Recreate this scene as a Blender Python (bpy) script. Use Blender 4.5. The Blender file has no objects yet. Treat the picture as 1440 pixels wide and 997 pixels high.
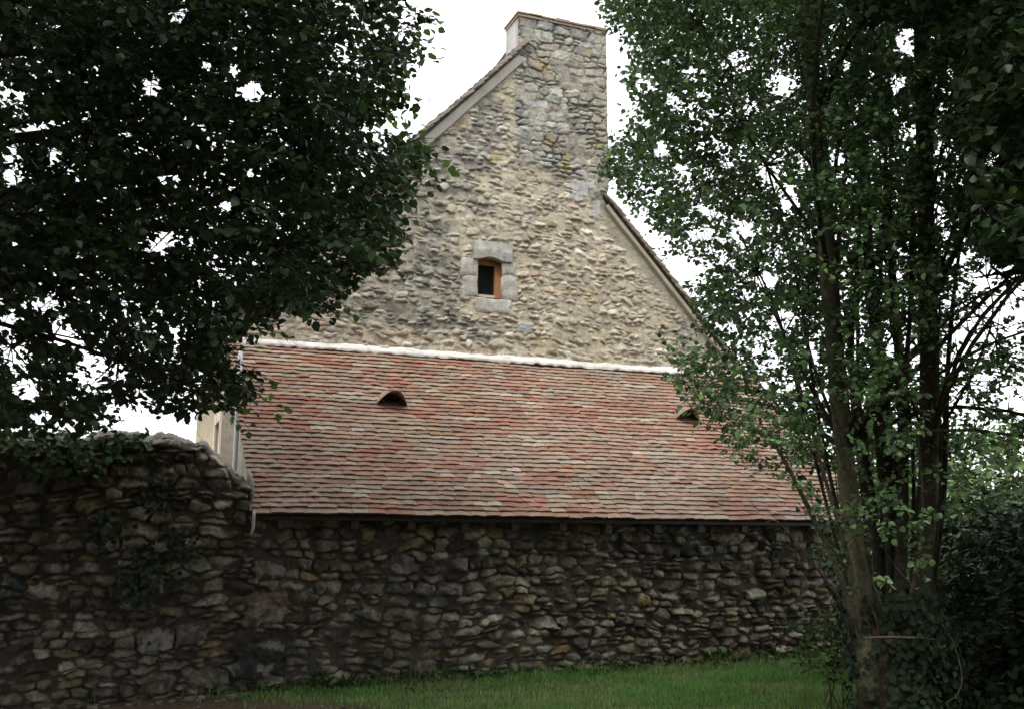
import bpy, math, random
import numpy as np
from mathutils import Vector

rng = np.random.default_rng(11)
random.seed(11)
scene = bpy.context.scene
COL = scene.collection
R = math.radians

# ------------------------------------------------------------------ camera
FPX, CX, CY, HOR = 1450.0, 720.0, 498.5, 777.0
PITCH = math.atan((HOR - CY) / FPX)
CAM = np.array([0.0, 0.0, 1.6])
cam = bpy.data.cameras.new('camera')
cam.sensor_width = 36.0
cam.lens = FPX / 1440.0 * 36.0
cam.clip_end = 3000
cam_o = bpy.data.objects.new('camera', cam)
cam_o.location = CAM
cam_o.rotation_euler = (math.pi / 2 + PITCH, 0, 0)
COL.objects.link(cam_o)
scene.camera = cam_o

# ------------------------------------------------------------------ sky, sun, exposure
SUN_EL, SUN_AZ = R(58), R(200)          # azimuth clockwise from +Y: behind the camera, a little to the left
world = bpy.data.worlds.new('World')
scene.world = world
world.use_nodes = True
wn, wl = world.node_tree.nodes, world.node_tree.links
wn.clear()
w_out = wn.new('ShaderNodeOutputWorld')
w_bg = wn.new('ShaderNodeBackground')
w_bg.inputs['Strength'].default_value = 0.1
w_sky = wn.new('ShaderNodeTexSky')
w_sky.sky_type = 'NISHITA'
w_sky.sun_disc = False
w_sky.sun_elevation = SUN_EL
w_sky.sun_rotation = SUN_AZ
w_tc = wn.new('ShaderNodeTexCoord')
w_no = wn.new('ShaderNodeTexNoise')
w_no.inputs['Scale'].default_value = 2.2
w_no.inputs['Detail'].default_value = 6
w_ra = wn.new('ShaderNodeValToRGB')
w_ra.color_ramp.elements[0].position = 0.3
w_ra.color_ramp.elements[0].color = (0.78, 0.78, 0.78, 1)
w_ra.color_ramp.elements[1].position = 0.55
w_ra.color_ramp.elements[1].color = (0.97, 0.97, 0.97, 1)
w_mx = wn.new('ShaderNodeMix')
w_mx.data_type = 'RGBA'
w_mx.inputs['B'].default_value = (11.6, 11.7, 12.2, 1)     # bright overcast cloud
wl.new(w_tc.outputs['Generated'], w_no.inputs['Vector'])
wl.new(w_no.outputs['Fac'], w_ra.inputs['Fac'])
wl.new(w_ra.outputs['Color'], w_mx.inputs['Factor'])
wl.new(w_sky.outputs['Color'], w_mx.inputs['A'])
wl.new(w_mx.outputs['Result'], w_bg.inputs['Color'])
wl.new(w_bg.outputs['Background'], w_out.inputs['Surface'])

sun = bpy.data.lights.new('sun', 'SUN')
sun.energy = 1.5
sun.angle = R(25)
sun.color = (1.0, 0.95, 0.87)
sun_o = bpy.data.objects.new('sun', sun)
_d = Vector((math.sin(SUN_AZ) * math.cos(SUN_EL), math.cos(SUN_AZ) * math.cos(SUN_EL), math.sin(SUN_EL)))
sun_o.rotation_euler = _d.to_track_quat('Z', 'Y').to_euler()
sun_o.location = (0, -20, 30)
COL.objects.link(sun_o)

scene.view_settings.view_transform = 'Standard'
scene.view_settings.look = 'None'
scene.view_settings.gamma = 1
scene.view_settings.exposure = 1.0
scene.view_settings.use_curve_mapping = False
scene.cycles.max_bounces = 6
scene.cycles.transparent_max_bounces = 8

# ------------------------------------------------------------------ measured frame of the building
# u runs along the walls (away to the right), s into the building, z up
AL = R(21.6)
U = np.array([math.cos(AL), math.sin(AL), 0])
N = np.array([-math.sin(AL), math.cos(AL), 0])
Q0 = np.array([0.1423118, 12.26033742, 0.0])

def W(u, s, z):
    u, s, z = np.broadcast_arrays(np.asarray(u, float), np.asarray(s, float), np.asarray(z, float))
    return Q0 + u[..., None] * U + s[..., None] * N + z[..., None] * np.array([0, 0, 1.0])

def ray(px, py):
    x = (px - CX) / FPX
    y = -(py - CY) / FPX
    return np.array([x, math.cos(PITCH) - y * math.sin(PITCH), math.sin(PITCH) + y * math.cos(PITCH)])

def at(px, py, Y):                      # a measured picture position at distance Y
    r = ray(px, py)
    return CAM + r * (Y / r[1])

def uz(px, py, s):                      # the same on the wall plane at depth s -> (u, z)
    r = ray(px, py)
    t = ((Q0 + s * N - CAM) @ N) / (r @ N)
    p = CAM + r * t
    return np.array([(p - Q0) @ U, p[2]])

def project(P):
    d = P - CAM
    c, sn = math.cos(PITCH), math.sin(PITCH)
    dep = d[:, 1] * c + d[:, 2] * sn
    up = -d[:, 1] * sn + d[:, 2] * c
    dep = np.where(dep < 0.05, 0.05, dep)
    return CX + FPX * d[:, 0] / dep, CY - FPX * up / dep

# ------------------------------------------------------------------ noise
def _lat2(seed):
    return np.random.default_rng(seed).random((256, 256))
def vnoise2(x, y, seed=0):
    L = _lat2(seed)
    xi, yi = np.floor(x).astype(int), np.floor(y).astype(int)
    fx, fy = x - xi, y - yi
    fx, fy = fx * fx * (3 - 2 * fx), fy * fy * (3 - 2 * fy)
    a, b = L[xi % 256, yi % 256], L[(xi + 1) % 256, yi % 256]
    c, d = L[xi % 256, (yi + 1) % 256], L[(xi + 1) % 256, (yi + 1) % 256]
    return (a * (1 - fx) + b * fx) * (1 - fy) + (c * (1 - fx) + d * fx) * fy
def fbm2(x, y, oct=4, seed=0):
    t, a, n = 0, 0.5, 0
    for i in range(oct):
        t = t + a * vnoise2(x * 2 ** i, y * 2 ** i, seed + i)
        n += a
        a *= 0.5
    return t / n
_L3 = np.random.default_rng(77).random((64, 64, 64))
def vnoise3(P, sc, off=0.0):
    q = P * sc + off
    i = np.floor(q).astype(int)
    f = q - i
    f = f * f * (3 - 2 * f)
    r = 0
    for dx in (0, 1):
        for dy in (0, 1):
            for dz in (0, 1):
                wgt = (f[:, 0] if dx else 1 - f[:, 0]) * (f[:, 1] if dy else 1 - f[:, 1]) * (f[:, 2] if dz else 1 - f[:, 2])
                r = r + wgt * _L3[(i[:, 0] + dx) % 64, (i[:, 1] + dy) % 64, (i[:, 2] + dz) % 64]
    return r
def sstep(a, b, x):
    t = np.clip((x - a) / (b - a), 0, 1)
    return t * t * (3 - 2 * t)
def inpoly(px, py, poly):
    inside = np.zeros(px.shape, bool)
    n = len(poly)
    for i in range(n):
        x1, y1 = poly[i]
        x2, y2 = poly[(i + 1) % n]
        if y1 == y2:
            continue
        c = ((y1 > py) != (y2 > py)) & (px < (x2 - x1) * (py - y1) / (y2 - y1) + x1)
        inside ^= c
    return inside

# ------------------------------------------------------------------ mesh helpers
def root_loc(p):
    v = np.zeros(3)
    while p is not None:
        v += np.array(p.location)
        p = p.parent
    return v

class MB:
    """collects vertices, quads, tris and colours, links them as one mesh object"""
    def __init__(self):
        self.v, self.q, self.t, self.c, self.n = [], [], [], [], 0
    def add(self, v, quads=None, tris=None, col=(0.3, 0.3, 0.3)):
        v = np.asarray(v, float).reshape(-1, 3)
        if quads is not None and len(quads):
            self.q.append(np.asarray(quads, int).reshape(-1, 4) + self.n)
        if tris is not None and len(tris):
            self.t.append(np.asarray(tris, int).reshape(-1, 3) + self.n)
        col = np.asarray(col, float)
        if col.ndim == 1:
            col = np.tile(col, (len(v), 1))
        self.v.append(v)
        self.c.append(col)
        self.n += len(v)
    def hexa(self, p, col=(0.3, 0.3, 0.3)):             # 8 corners: bottom loop then top loop
        self.add(p, [(0, 3, 2, 1), (4, 5, 6, 7), (0, 1, 5, 4), (1, 2, 6, 5), (2, 3, 7, 6), (3, 0, 4, 7)], None, col)
    def ubox(self, u0, u1, s0, s1, z0, z1, col=(0.3, 0.3, 0.3), jit=0.0):
        us = [u0, u1, u1, u0] * 2
        ss = [s0, s0, s1, s1] * 2
        zs = [z0] * 4 + [z1] * 4
        p = W(us, ss, zs)
        if jit:
            p = p + rng.normal(0, jit, p.shape)
        self.hexa(p, col)
    def tube(self, pts, rad, sides=8, col=(0.3, 0.3, 0.3), rough=0.0):
        pts = np.asarray(pts, float)
        rad = np.broadcast_to(np.asarray(rad, float), (len(pts),))
        tan = np.gradient(pts, axis=0)
        tan /= np.linalg.norm(tan, axis=1)[:, None] + 1e-9
        ref = np.array([1.0, 0, 0]) if abs(tan[0][0]) < 0.8 else np.array([0, 1.0, 0])
        vs = []
        ang = np.linspace(0, 2 * np.pi, sides, endpoint=False)
        for i in range(len(pts)):
            a = ref - tan[i] * (ref @ tan[i])
            a /= np.linalg.norm(a) + 1e-9
            ref = a
            b = np.cross(tan[i], a)
            r = rad[i] * (1 + (rng.normal(0, rough, sides) if rough else 0))
            vs.append(pts[i] + (np.cos(ang) * r)[:, None] * a + (np.sin(ang) * r)[:, None] * b)
        v = np.concatenate(vs)
        i, j = np.meshgrid(np.arange(len(pts) - 1), np.arange(sides), indexing='ij')
        i, j = i.ravel(), j.ravel()
        k = (j + 1) % sides
        q = np.stack([i * sides + j, i * sides + k, (i + 1) * sides + k, (i + 1) * sides + j], 1)
        v = np.concatenate([v, pts[:1], pts[-1:]])
        nb, nt = len(v) - 2, len(v) - 1
        m = (len(pts) - 1) * sides
        jj = np.arange(sides)
        kk = (jj + 1) % sides
        t = np.concatenate([np.stack([np.full(sides, nb), kk, jj], 1), np.stack([np.full(sides, nt), m + jj, m + kk], 1)])
        self.add(v, q, t, col)
    def build(self, name, mat, parent=None, smooth=True, loc=None):
        v = np.concatenate(self.v)
        c = np.concatenate(self.c)
        q = np.concatenate(self.q) if self.q else np.zeros((0, 4), int)
        t = np.concatenate(self.t) if self.t else np.zeros((0, 3), int)
        off = root_loc(parent) if parent is not None else np.array(loc if loc is not None else (0, 0, 0), float)
        me = bpy.data.meshes.new(name)
        me.vertices.add(len(v))
        me.vertices.foreach_set('co', (v - off).astype(np.float32).ravel())
        nl = q.size + t.size
        me.loops.add(nl)
        me.loops.foreach_set('vertex_index', np.concatenate([q.ravel(), t.ravel()]).astype(np.int32))
        me.polygons.add(len(q) + len(t))
        st = np.concatenate([np.arange(len(q)) * 4, q.size + np.arange(len(t)) * 3])
        me.polygons.foreach_set('loop_start', st.astype(np.int32))
        me.polygons.foreach_set('use_smooth', np.full(len(q) + len(t), smooth))
        at_ = me.attributes.new('Col', 'FLOAT_COLOR', 'POINT')
        at_.data.foreach_set('color', np.concatenate([c, np.ones((len(c), 1))], 1).astype(np.float32).ravel())
        me.update(calc_edges=True)
        me.validate()
        me.materials.append(mat)
        o = bpy.data.objects.new(name, me)
        if parent is not None:
            o.parent = parent
        else:
            o.location = off
        COL.objects.link(o)
        return o

def tag(o, label=None, cat=None, group=None, kind=None):
    if label: o['label'] = label
    if cat: o['category'] = cat
    if group: o['group'] = group
    if kind: o['kind'] = kind
    return o
def thing(name, loc, label, cat, group=None):
    o = bpy.data.objects.new(name, None)
    o.location = [float(x) for x in loc]
    o.empty_display_size = 0.3
    COL.objects.link(o)
    return tag(o, label, cat, group)

# ------------------------------------------------------------------ materials
def material(name, rough=0.9, spec=0.25, noise=(18, 0.35), fine=(90, 0.25), bump=0.3, bscale=60, bdist=0.01, trans=0.0):
    """vertex colour of the thing itself, broken up by two noises, with a small bump"""
    m = bpy.data.materials.new(name)
    m.use_nodes = True
    nt = m.node_tree
    ns, ln = nt.nodes, nt.links
    bs = ns['Principled BSDF']
    bs.inputs['Roughness'].default_value = rough
    bs.inputs['Specular IOR Level'].default_value = spec
    at_ = ns.new('ShaderNodeAttribute')
    at_.attribute_name = 'Col'
    col = at_.outputs['Color']
    tc = ns.new('ShaderNodeTexCoord')
    for sc_, am in (noise, fine):
        if not am:
            continue
        no = ns.new('ShaderNodeTexNoise')
        no.inputs['Scale'].default_value = sc_
        no.inputs['Detail'].default_value = 5
        no.inputs['Roughness'].default_value = 0.65
        mr = ns.new('ShaderNodeMapRange')
        mr.inputs['From Min'].default_value = 0.25
        mr.inputs['From Max'].default_value = 0.75
        mr.inputs['To Min'].default_value = 1 - am
        mr.inputs['To Max'].default_value = 1 + am
        mx = ns.new('ShaderNodeMix')
        mx.data_type = 'RGBA'
        mx.blend_type = 'MULTIPLY'
        mx.inputs['Factor'].default_value = 1
        ln.new(tc.outputs['Object'], no.inputs['Vector'])
        ln.new(no.outputs['Fac'], mr.inputs['Value'])
        ln.new(col, mx.inputs['A'])
        ln.new(mr.outputs['Result'], mx.inputs['B'])
        col = mx.outputs['Result']
    ln.new(col, bs.inputs['Base Color'])
    if bump:
        nb = ns.new('ShaderNodeTexNoise')
        nb.inputs['Scale'].default_value = bscale
        nb.inputs['Detail'].default_value = 6
        nb.inputs['Roughness'].default_value = 0.7
        bp = ns.new('ShaderNodeBump')
        bp.inputs['Strength'].default_value = bump
        bp.inputs['Distance'].default_value = bdist
        ln.new(tc.outputs['Object'], nb.inputs['Vector'])
        ln.new(nb.outputs['Fac'], bp.inputs['Height'])
        ln.new(bp.outputs['Normal'], bs.inputs['Normal'])
    if trans:
        tr = ns.new('ShaderNodeBsdfTranslucent')
        ms = ns.new('ShaderNodeMixShader')
        ms.inputs['Fac'].default_value = trans
        out = ns['Material Output']
        hs = ns.new('ShaderNodeHueSaturation')
        hs.inputs['Hue'].default_value = 0.485
        hs.inputs['Value'].default_value = 1.5
        ln.new(col, hs.inputs['Color'])
        ln.new(hs.outputs['Color'], tr.inputs['Color'])
        ln.new(bs.outputs['BSDF'], ms.inputs[1])
        ln.new(tr.outputs['BSDF'], ms.inputs[2])
        ln.new(ms.outputs['Shader'], out.inputs['Surface'])
    return m

M_STONE = material('rubble_stone', 0.92, 0.2, (14, 0.35), (70, 0.4), 0.6, 55, 0.012)
M_GABLE = material('gable_masonry', 0.95, 0.15, (9, 0.24), (60, 0.35), 0.9, 60, 0.02)
M_DRESSED = material('dressed_stone', 0.9, 0.2, (7, 0.5), (50, 0.4), 0.4, 60, 0.006)
M_TILE = material('clay_tile', 0.85, 0.25, (10, 0.22), (60, 0.28), 0.35, 90, 0.004)
M_LIME = material('lime_mortar', 0.95, 0.1, (10, 0.22), (50, 0.2), 0.5, 40, 0.01)
M_PLASTER = material('old_render', 0.95, 0.1, (3, 0.18), (30, 0.12), 0.4, 30, 0.01)
M_WOOD = material('oiled_wood', 0.55, 0.3, (20, 0.15), (120, 0.15), 0.2, 120, 0.002)
M_ZINC = material('zinc', 0.45, 0.5, (8, 0.1), (60, 0.08), 0.05, 40, 0.002)
M_BARK = material('bark', 0.95, 0.15, (9, 0.5), (45, 0.45), 1.0, 26, 0.04)
M_LEAF = material('leaf', 0.42, 0.55, (3, 0.25), (0, 0), 0, trans=0.28)
M_POPLAR = material('poplar_leaf', 0.38, 0.6, (3, 0.25), (0, 0), 0, trans=0.34)
M_LEAF_DULL = material('leaf_dull', 0.6, 0.2, (3, 0.3), (0, 0), 0, trans=0.15)
M_GRASS = material('grass_blade', 0.6, 0.2, (2, 0.3), (0, 0), 0, trans=0.3)
M_SOIL = material('soil_ground', 0.98, 0.1, (4, 0.3), (40, 0.35), 0.8, 25, 0.03)
M_GLASS = material('dark_window_glass', 0.06, 0.5, (0, 0), (0, 0), 0)

# ------------------------------------------------------------------ ground
def ground_z(x, y):
    x, y = np.asarray(x, float), np.asarray(y, float)
    u = (x - Q0[0]) * U[0] + (y - Q0[1]) * U[1]
    s = (x - Q0[0]) * N[0] + (y - Q0[1]) * N[1]
    base = 0.24 + 0.016 * np.clip(u, -12, 14)
    t = np.clip((s + 12.5) / 12.5, 0, 1)
    near = 0.10 + 0.03 * np.clip(u, -6, 8) / 4
    z = near * (1 - t) + base * t
    far = np.hypot(x, y - 10)
    return z + 0.05 * (fbm2(x * 0.7 + 40, y * 0.7 + 40, 3, 5) - 0.5) * np.clip(1 - far / 60, 0, 1)

def earthy(u, s):                        # bare soil along the foot of the garden wall, to the left
    n = fbm2(u * 1.3 + 30, s * 1.3 + 30, 4, 9)
    e = sstep(-2.6, -3.6, u + (n - 0.5) * 1.6 + 0.9 * (s + 0.6))
    foot = sstep(-0.16, -0.02, s + (n - 0.5) * 0.25)
    return np.clip(np.maximum(e, foot), 0, 1)

gx = np.concatenate([-np.geomspace(1500, 9, 26), np.arange(-8, 9, 0.11), np.geomspace(9, 1500, 26)])
gy = np.concatenate([-np.geomspace(1500, 3, 26), np.arange(-2, 4, 1.0), np.arange(4, 15, 0.11), np.geomspace(15, 2500, 30)])
GX, GY = np.meshgrid(gx, gy, indexing='ij')
GZ = ground_z(GX, GY)
gu = (GX - Q0[0]) * U[0] + (GY - Q0[1]) * U[1]
gs = (GX - Q0[0]) * N[0] + (GY - Q0[1]) * N[1]
ge = earthy(gu, gs)
GZ = GZ + ge * (rng.random(GX.shape) - 0.5) * 0.025 * (np.abs(gu) < 9)
gcol = ge[..., None] * np.array([0.085, 0.062, 0.042]) + (1 - ge[..., None]) * np.array([0.045, 0.062, 0.022])
def grid_faces(nx, ny):
    i, j = np.meshgrid(np.arange(nx - 1), np.arange(ny - 1), indexing='ij')
    i, j = i.ravel(), j.ravel()
    return np.stack([i * ny + j, (i + 1) * ny + j, (i + 1) * ny + j + 1, i * ny + j + 1], 1)
b = MB()
b.add(np.stack([GX, GY, GZ], -1), grid_faces(len(gx), len(gy)), None, gcol.reshape(-1, 3))
tag(b.build('ground', M_SOIL), kind='structure')

# ------------------------------------------------------------------ rubble masonry as a relief
def rubble(u0, u1, z0, z1, res, courses, widths, seed, forced=(), warp=0.03, aspect_jit=0.35):
    """stone pattern over a rectangle: distance to the joint, stone index, local coords in the stone"""
    r = np.random.default_rng(seed)
    us = np.arange(u0, u1 + res * 0.5, res)
    zs = np.arange(z0, z1 + res * 0.5, res)
    UU, ZZ = np.meshgrid(us, zs, indexing='ij')
    wu = UU + warp * 2 * (fbm2(UU * 7 + 50, ZZ * 7 + 50, 3, seed + 1) - 0.5) + 0.05 * (vnoise2(UU * 1.1, ZZ * 1.1 + 9, seed + 7) - 0.5)
    wz = ZZ + warp * 2 * (fbm2(UU * 7 + 90, ZZ * 7 + 20, 3, seed + 2) - 0.5) + 0.16 * (vnoise2(UU * 0.9 + 3, ZZ * 0.9, seed + 8) - 0.5)
    wu = wu + 0.02 * (fbm2(UU * 24 + 5, ZZ * 24 + 5, 2, seed + 11) - 0.5)
    wz = wz + 0.02 * (fbm2(UU * 24 + 55, ZZ * 24 + 5, 2, seed + 12) - 0.5)
    seeds = []
    z = z0 - 0.1
    while z < z1 + 0.15:
        h = r.uniform(*courses)
        u = u0 - r.uniform(0, 0.4)
        while u < u1 + 0.3:
            wdt = r.uniform(*widths) * (0.6 + 0.5 * h / courses[1])
            if r.random() < 0.22 and h > courses[0] * 1.25:           # two flat ones on top of each other
                for k in (0.27, 0.77):
                    seeds.append((u + wdt / 2 + r.normal(0, .015), z + h * k, wdt / 2, h / 4))
            else:
                seeds.append((u + wdt / 2 + r.normal(0, .015), z + h / 2 + r.normal(0, h * 0.13), wdt / 2, h / 2 * r.uniform(0.8, 1.2)))
            u += wdt
        z += h
    keep = []
    for sd in seeds:
        ok = True
        for fsd in forced:
            if abs(sd[0] - fsd[0]) < fsd[2] * 0.95 and abs(sd[1] - fsd[1]) < fsd[3] * 0.95:
                ok = False
        if ok:
            keep.append(sd)
    seeds = [tuple(fs[:4]) for fs in forced] + keep
    F1 = np.full(UU.shape, 9.0); F2 = np.full(UU.shape, 9.0)
    ID = np.zeros(UU.shape, int); LX = np.zeros(UU.shape); LZ = np.zeros(UU.shape)
    SZ = np.full(UU.shape, 0.1)
    for k, (cu, cz, a, c) in enumerate(seeds):
        ra, rc = 2.6 * a + 0.12, 2.6 * c + 0.16
        i0, i1 = np.searchsorted(us, [cu - ra, cu + ra])
        j0, j1 = np.searchsorted(zs, [cz - rc, cz + rc])
        if i1 <= i0 or j1 <= j0:
            continue
        sl = (slice(i0, i1), slice(j0, j1))
        th = r.normal(0, 0.14)
        dx, dz = wu[sl] - cu, wz[sl] - cz
        x, y = dx * math.cos(th) + dz * math.sin(th), -dx * math.sin(th) + dz * math.cos(th)
        p = math.exp(r.uniform(math.log(1.35), math.log(5.0)))
        d = (np.abs(x / a) ** p + np.abs(y / c) ** p) ** (1 / p)
        f1, f2 = F1[sl], F2[sl]
        new = d < f1
        F2[sl] = np.where(new, f1, np.minimum(f2, d))
        F1[sl] = np.where(new, d, f1)
        ID[sl] = np.where(new, k, ID[sl])
        LX[sl] = np.where(new, x, LX[sl]); LZ[sl] = np.where(new, y, LZ[sl])
        SZ[sl] = np.where(new, min(a, c), SZ[sl])
    edge = (F2 - F1) * SZ * 0.5                          # about metres to the joint
    return UU, ZZ, edge, ID, LX, LZ, SZ, F1, len(seeds), r

def palette(r, n, cols, wts, spread=0.18):
    cols = np.array(cols)
    k = r.choice(len(cols), n, p=np.array(wts) / sum(wts))
    return cols[k] * np.exp(r.normal(0, spread, (n, 1))) * np.exp(r.normal(0, 0.025, (n, 3)))

# ---- one continuous field for the low front wall and the garden wall beside it
def fs(px, py, wpx, hpx, s=0.0, col=None):
    u, z = uz(px, py, s)
    return (u, z, wpx / 290.0, hpx / 290.0, col)
FORCED = [fs(370, 797, 50, 46), fs(372, 852, 78, 58), fs(362, 925, 92, 70, col=(.035, .033, .03)), fs(222, 892, 50, 42),
          fs(266, 890, 52, 44), fs(226, 962, 56, 30), fs(288, 958, 62, 32, col=(.15, .135, .105)), fs(232, 667, 46, 34, col=(.12, .085, .065)),
          fs(20, 812, 46, 26, col=(.07, .08, .07)), fs(902, 842, 44, 22, col=(.26, .2, .10)), fs(738, 846, 44, 22, col=(.25, .19, .11)),
          fs(765, 880, 56, 24, col=(.19, .17, .13)), fs(1025, 885, 52, 24), fs(735, 770, 30, 18, col=(.19, .15, .10)), fs(570, 856, 70, 20, col=(.19, .165, .115)),
          fs(340, 660, 50, 22, -.12, (.15, .15, .11)), fs(1040, 918, 50, 26), fs(930, 860, 30, 24), fs(815, 905, 44, 22), fs(560, 790, 60, 30),
          fs(520, 855, 46, 26, col=(.17,.155,.125)), fs(1020, 815, 50, 22), fs(1095, 800, 36, 20, col=(.21,.17,.1)), fs(600, 935, 60, 24)]
RES = 0.0115
UU, ZZ, edge, ID, LX, LZ, SZ, F1, ns_, r_ = rubble(-9.0, 4.9, -0.1, 2.9, RES, (0.065, 0.145), (0.12, 0.38), 21, FORCED, warp=0.03)
cols = palette(r_, ns_, [(.14, .125, .098), (.21, .18, .128), (.085, .076, .063), (.29, .265, .205), (.125, .09, .066), (.20, .15, .08)], [4, 4, 5, 2.6, 2.4, 1.6], .24)
for k, f_ in enumerate(FORCED):
    if f_[4] is not None:
        cols[k] = f_[4]
hs = r_.uniform(0.035, 0.09, ns_)
hs[:len(FORCED)] = r_.uniform(.07, .09, len(FORCED))
tilt = r_.normal(0, 0.16, (ns_, 2))
tilt[:, 1] -= 0.28
def facets(r, n, ID, LX, LZ, SZ, k=5, slope=(0.3, 1.0)):
    # flat chips struck off each stone
    c = 0
    for _ in range(k):
        ph = r.uniform(0, 2 * np.pi, n)
        off = r.uniform(0.05, 0.85, n)
        m = r.uniform(slope[0], slope[1], n)
        c = c + np.maximum(0, np.cos(ph)[ID] * LX * 0.6 + np.sin(ph)[ID] * LZ - off[ID] * SZ) * m[ID]
    return np.minimum(c, 0.07)
fac = facets(r_, ns_, ID, LX, LZ, SZ)
rough = fbm2(UU * 16 + 11, ZZ * 16 + 7, 4, 31) - 0.5
chip = np.abs(fbm2(UU * 9 + 71, ZZ * 11 + 3, 3, 37) - 0.5)
prof = np.clip((edge - 0.001 - 0.010 * rough) / 0.010, 0, 1) ** 0.8
H = prof * (hs[ID] + LX * tilt[ID, 0] * 0.6 + LZ * tilt[ID, 1] + rough * 0.045 - chip * 0.07 - fac * 1.15) - 0.01 * (1 - prof)
bed = 0.07 * fbm2(UU * 2.2 + 40, ZZ * 2.8 + 7, 4, 57) - 0.033 + rough * .03
infill = sstep(0.0, 0.006, bed - H)
H = np.maximum(H, bed)
H = np.clip(H, -0.03, 0.14)
H = H + 0.05 * (fbm2(UU * 0.8 + 5, ZZ * 0.8 + 5, 2, 41) - 0.5)
lich = sstep(0.56, 0.68, fbm2(UU * 9 + 17, ZZ * 9 + 33, 4, 43))
moss = sstep(0.52, 0.72, fbm2(UU * 1.6 + 7, ZZ * 1.6 + 13, 4, 47))
CC = cols[ID] * (0.35 + 1.3 * fbm2(UU * 20 + 1, ZZ * 24 + 2, 4, 53))[..., None]
CC = CC * (1 - 0.45 * lich[..., None]) + np.array([.36, .345, .29]) * 0.45 * lich[..., None] * prof[..., None]
CC = CC * (1 - 0.35 * moss[..., None]) + np.array([.06, .062, .03]) * 0.35 * moss[..., None]
jt = np.array([.062, .053, .042])
prof = np.minimum(prof, 1 - .8 * infill)
CC = CC * prof[..., None] + jt * (1 - prof[..., None])
bulge = -0.14 * sstep(-2.5, -3.15, UU) * sstep(0.0, 1.6, ZZ + 0.2)
S_FRONT = bulge - H
UEND = -3.185
iu = int(round((UEND + 9.0) / RES))

# lean-to front wall: the part to the right of the garden wall, up to the eave
jz = int(round((2.05 + 0.1) / RES))
def field_part(i0, i1, j0, j1):
    sl = (slice(i0, i1), slice(j0, j1))
    P = W(UU[sl], S_FRONT[sl], ZZ[sl])
    return P, grid_faces(P.shape[0], P.shape[1]), CC[sl]

lean = thing('lean_to', W(0.8, 1.0, 0.25), 'low lean-to with a red tiled roof and rubble front wall below the tall gable', 'outbuilding')
P, F, C_ = field_part(iu, UU.shape[0], 0, jz)
b = MB()
b.add(P, F, None, C_.reshape(-1, 3))
b.build('front_wall', M_STONE, lean)

# garden wall: the relief up to its uneven top, then over the coping and down the back
TOPPX = [(-400, 600), (-120, 606), (0, 612), (60, 610), (130, 616), (200, 613), (250, 617), (285, 628), (310, 642), (332, 660), (353, 677)]
tu = np.array([uz(a, c, -.14) for a, c in TOPPX])
P, F, C_ = field_part(0, iu + 1, 0, UU.shape[1])
nu = P.shape[0]
ug = UU[:nu, 0]
ztop = np.interp(ug, tu[:, 0], tu[:, 1]) + 0.12 * (fbm2(ug * 6 + 3, ug * 0 + 2, 4, 61) - 0.5)
zmax = ztop.max() + 0.02
nv = 250
zz = np.linspace(-0.1, 1, nv)
zrel = np.linspace(0, 1, nv)
rowsP, rowsC = [], []
for i in range(nu):
    zc = -0.1 + zrel * (ztop[i] + 0.1)
    zidx = np.clip((zc + 0.1) / RES, 0, UU.shape[1] - 1.001)
    k = zidx.astype(int)
    fr = zidx - k
    sv = S_FRONT[i, k] * (1 - fr) + S_FRONT[i, k + 1] * fr
    cv = CC[i, k]
    sv = sv + 0.10 * sstep(ztop[i] - 0.10, ztop[i] + 0.02, zc) ** 2
    p1 = np.stack([np.full(nv, ug[i]), sv, zc], 1)
    m = 14
    sb = np.linspace(sv[-1] + 0.02, 0.38, m)
    nn = 1.9 * (fbm2(np.full(m, ug[i] * 8), sb * 8 + 4, 4, 67) - 0.5)
    hump = 0.06 * np.sin(np.linspace(0.15, np.pi * 0.95, m))
    p2 = np.stack([np.full(m, ug[i]), sb, ztop[i] + hump + nn * 0.07], 1)
    p3 = np.array([[ug[i], 0.42, ztop[i] - 0.1], [ug[i], 0.45, -0.1]])
    rowsP.append(np.concatenate([p1, p2, p3]))
    c2 = np.array([.25, .235, .19]) * (0.6 + 0.7 * (nn + 0.5).clip(0, 1.2))[:, None]
    rowsC.append(np.concatenate([cv, c2, np.tile([.2, .18, .15], (2, 1))]))
GP = np.array(rowsP)
GC = np.array(rowsC)
gwall = thing('garden_wall', W(-6, 0.15, 0.15), 'old rubble garden wall with a ragged mortared top, shoulder-high left of the lean-to', 'wall')
b = MB()
b.add(W(GP[..., 0], GP[..., 1], GP[..., 2]), grid_faces(GP.shape[0], GP.shape[1]), None, GC.reshape(-1, 3))
# closed end beside the roof
last = GP[-1]
endc = W(last[:, 0] + 0.0, last[:, 1], last[:, 2])
mid = W(np.full(len(last), UEND + 0.004), np.full(len(last), 0.2), np.clip(last[:, 2], -0.1, 9))
ee = np.concatenate([endc, mid])
nn_ = len(last)
b.add(ee, [(i, i + 1, nn_ + i + 1, nn_ + i) for i in range(nn_ - 1)], None, (.24, .22, .18))
b.build('rubble_masonry', M_STONE, gwall)
# lime fillet where the wall end meets the roof verge
b = MB()
pts = np.array([W(*a) for a in [(-3.19, -0.02, 2.46), (-3.175, -0.10, 2.36), (-3.165, -0.16, 2.24), (-3.165, -0.17, 2.10)]])
b.tube(pts, [0.02, 0.035, 0.03, 0.012], 9, (.28, .265, .225), 0.2)
b.build('mortar_fillet', M_LIME, gwall)

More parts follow.
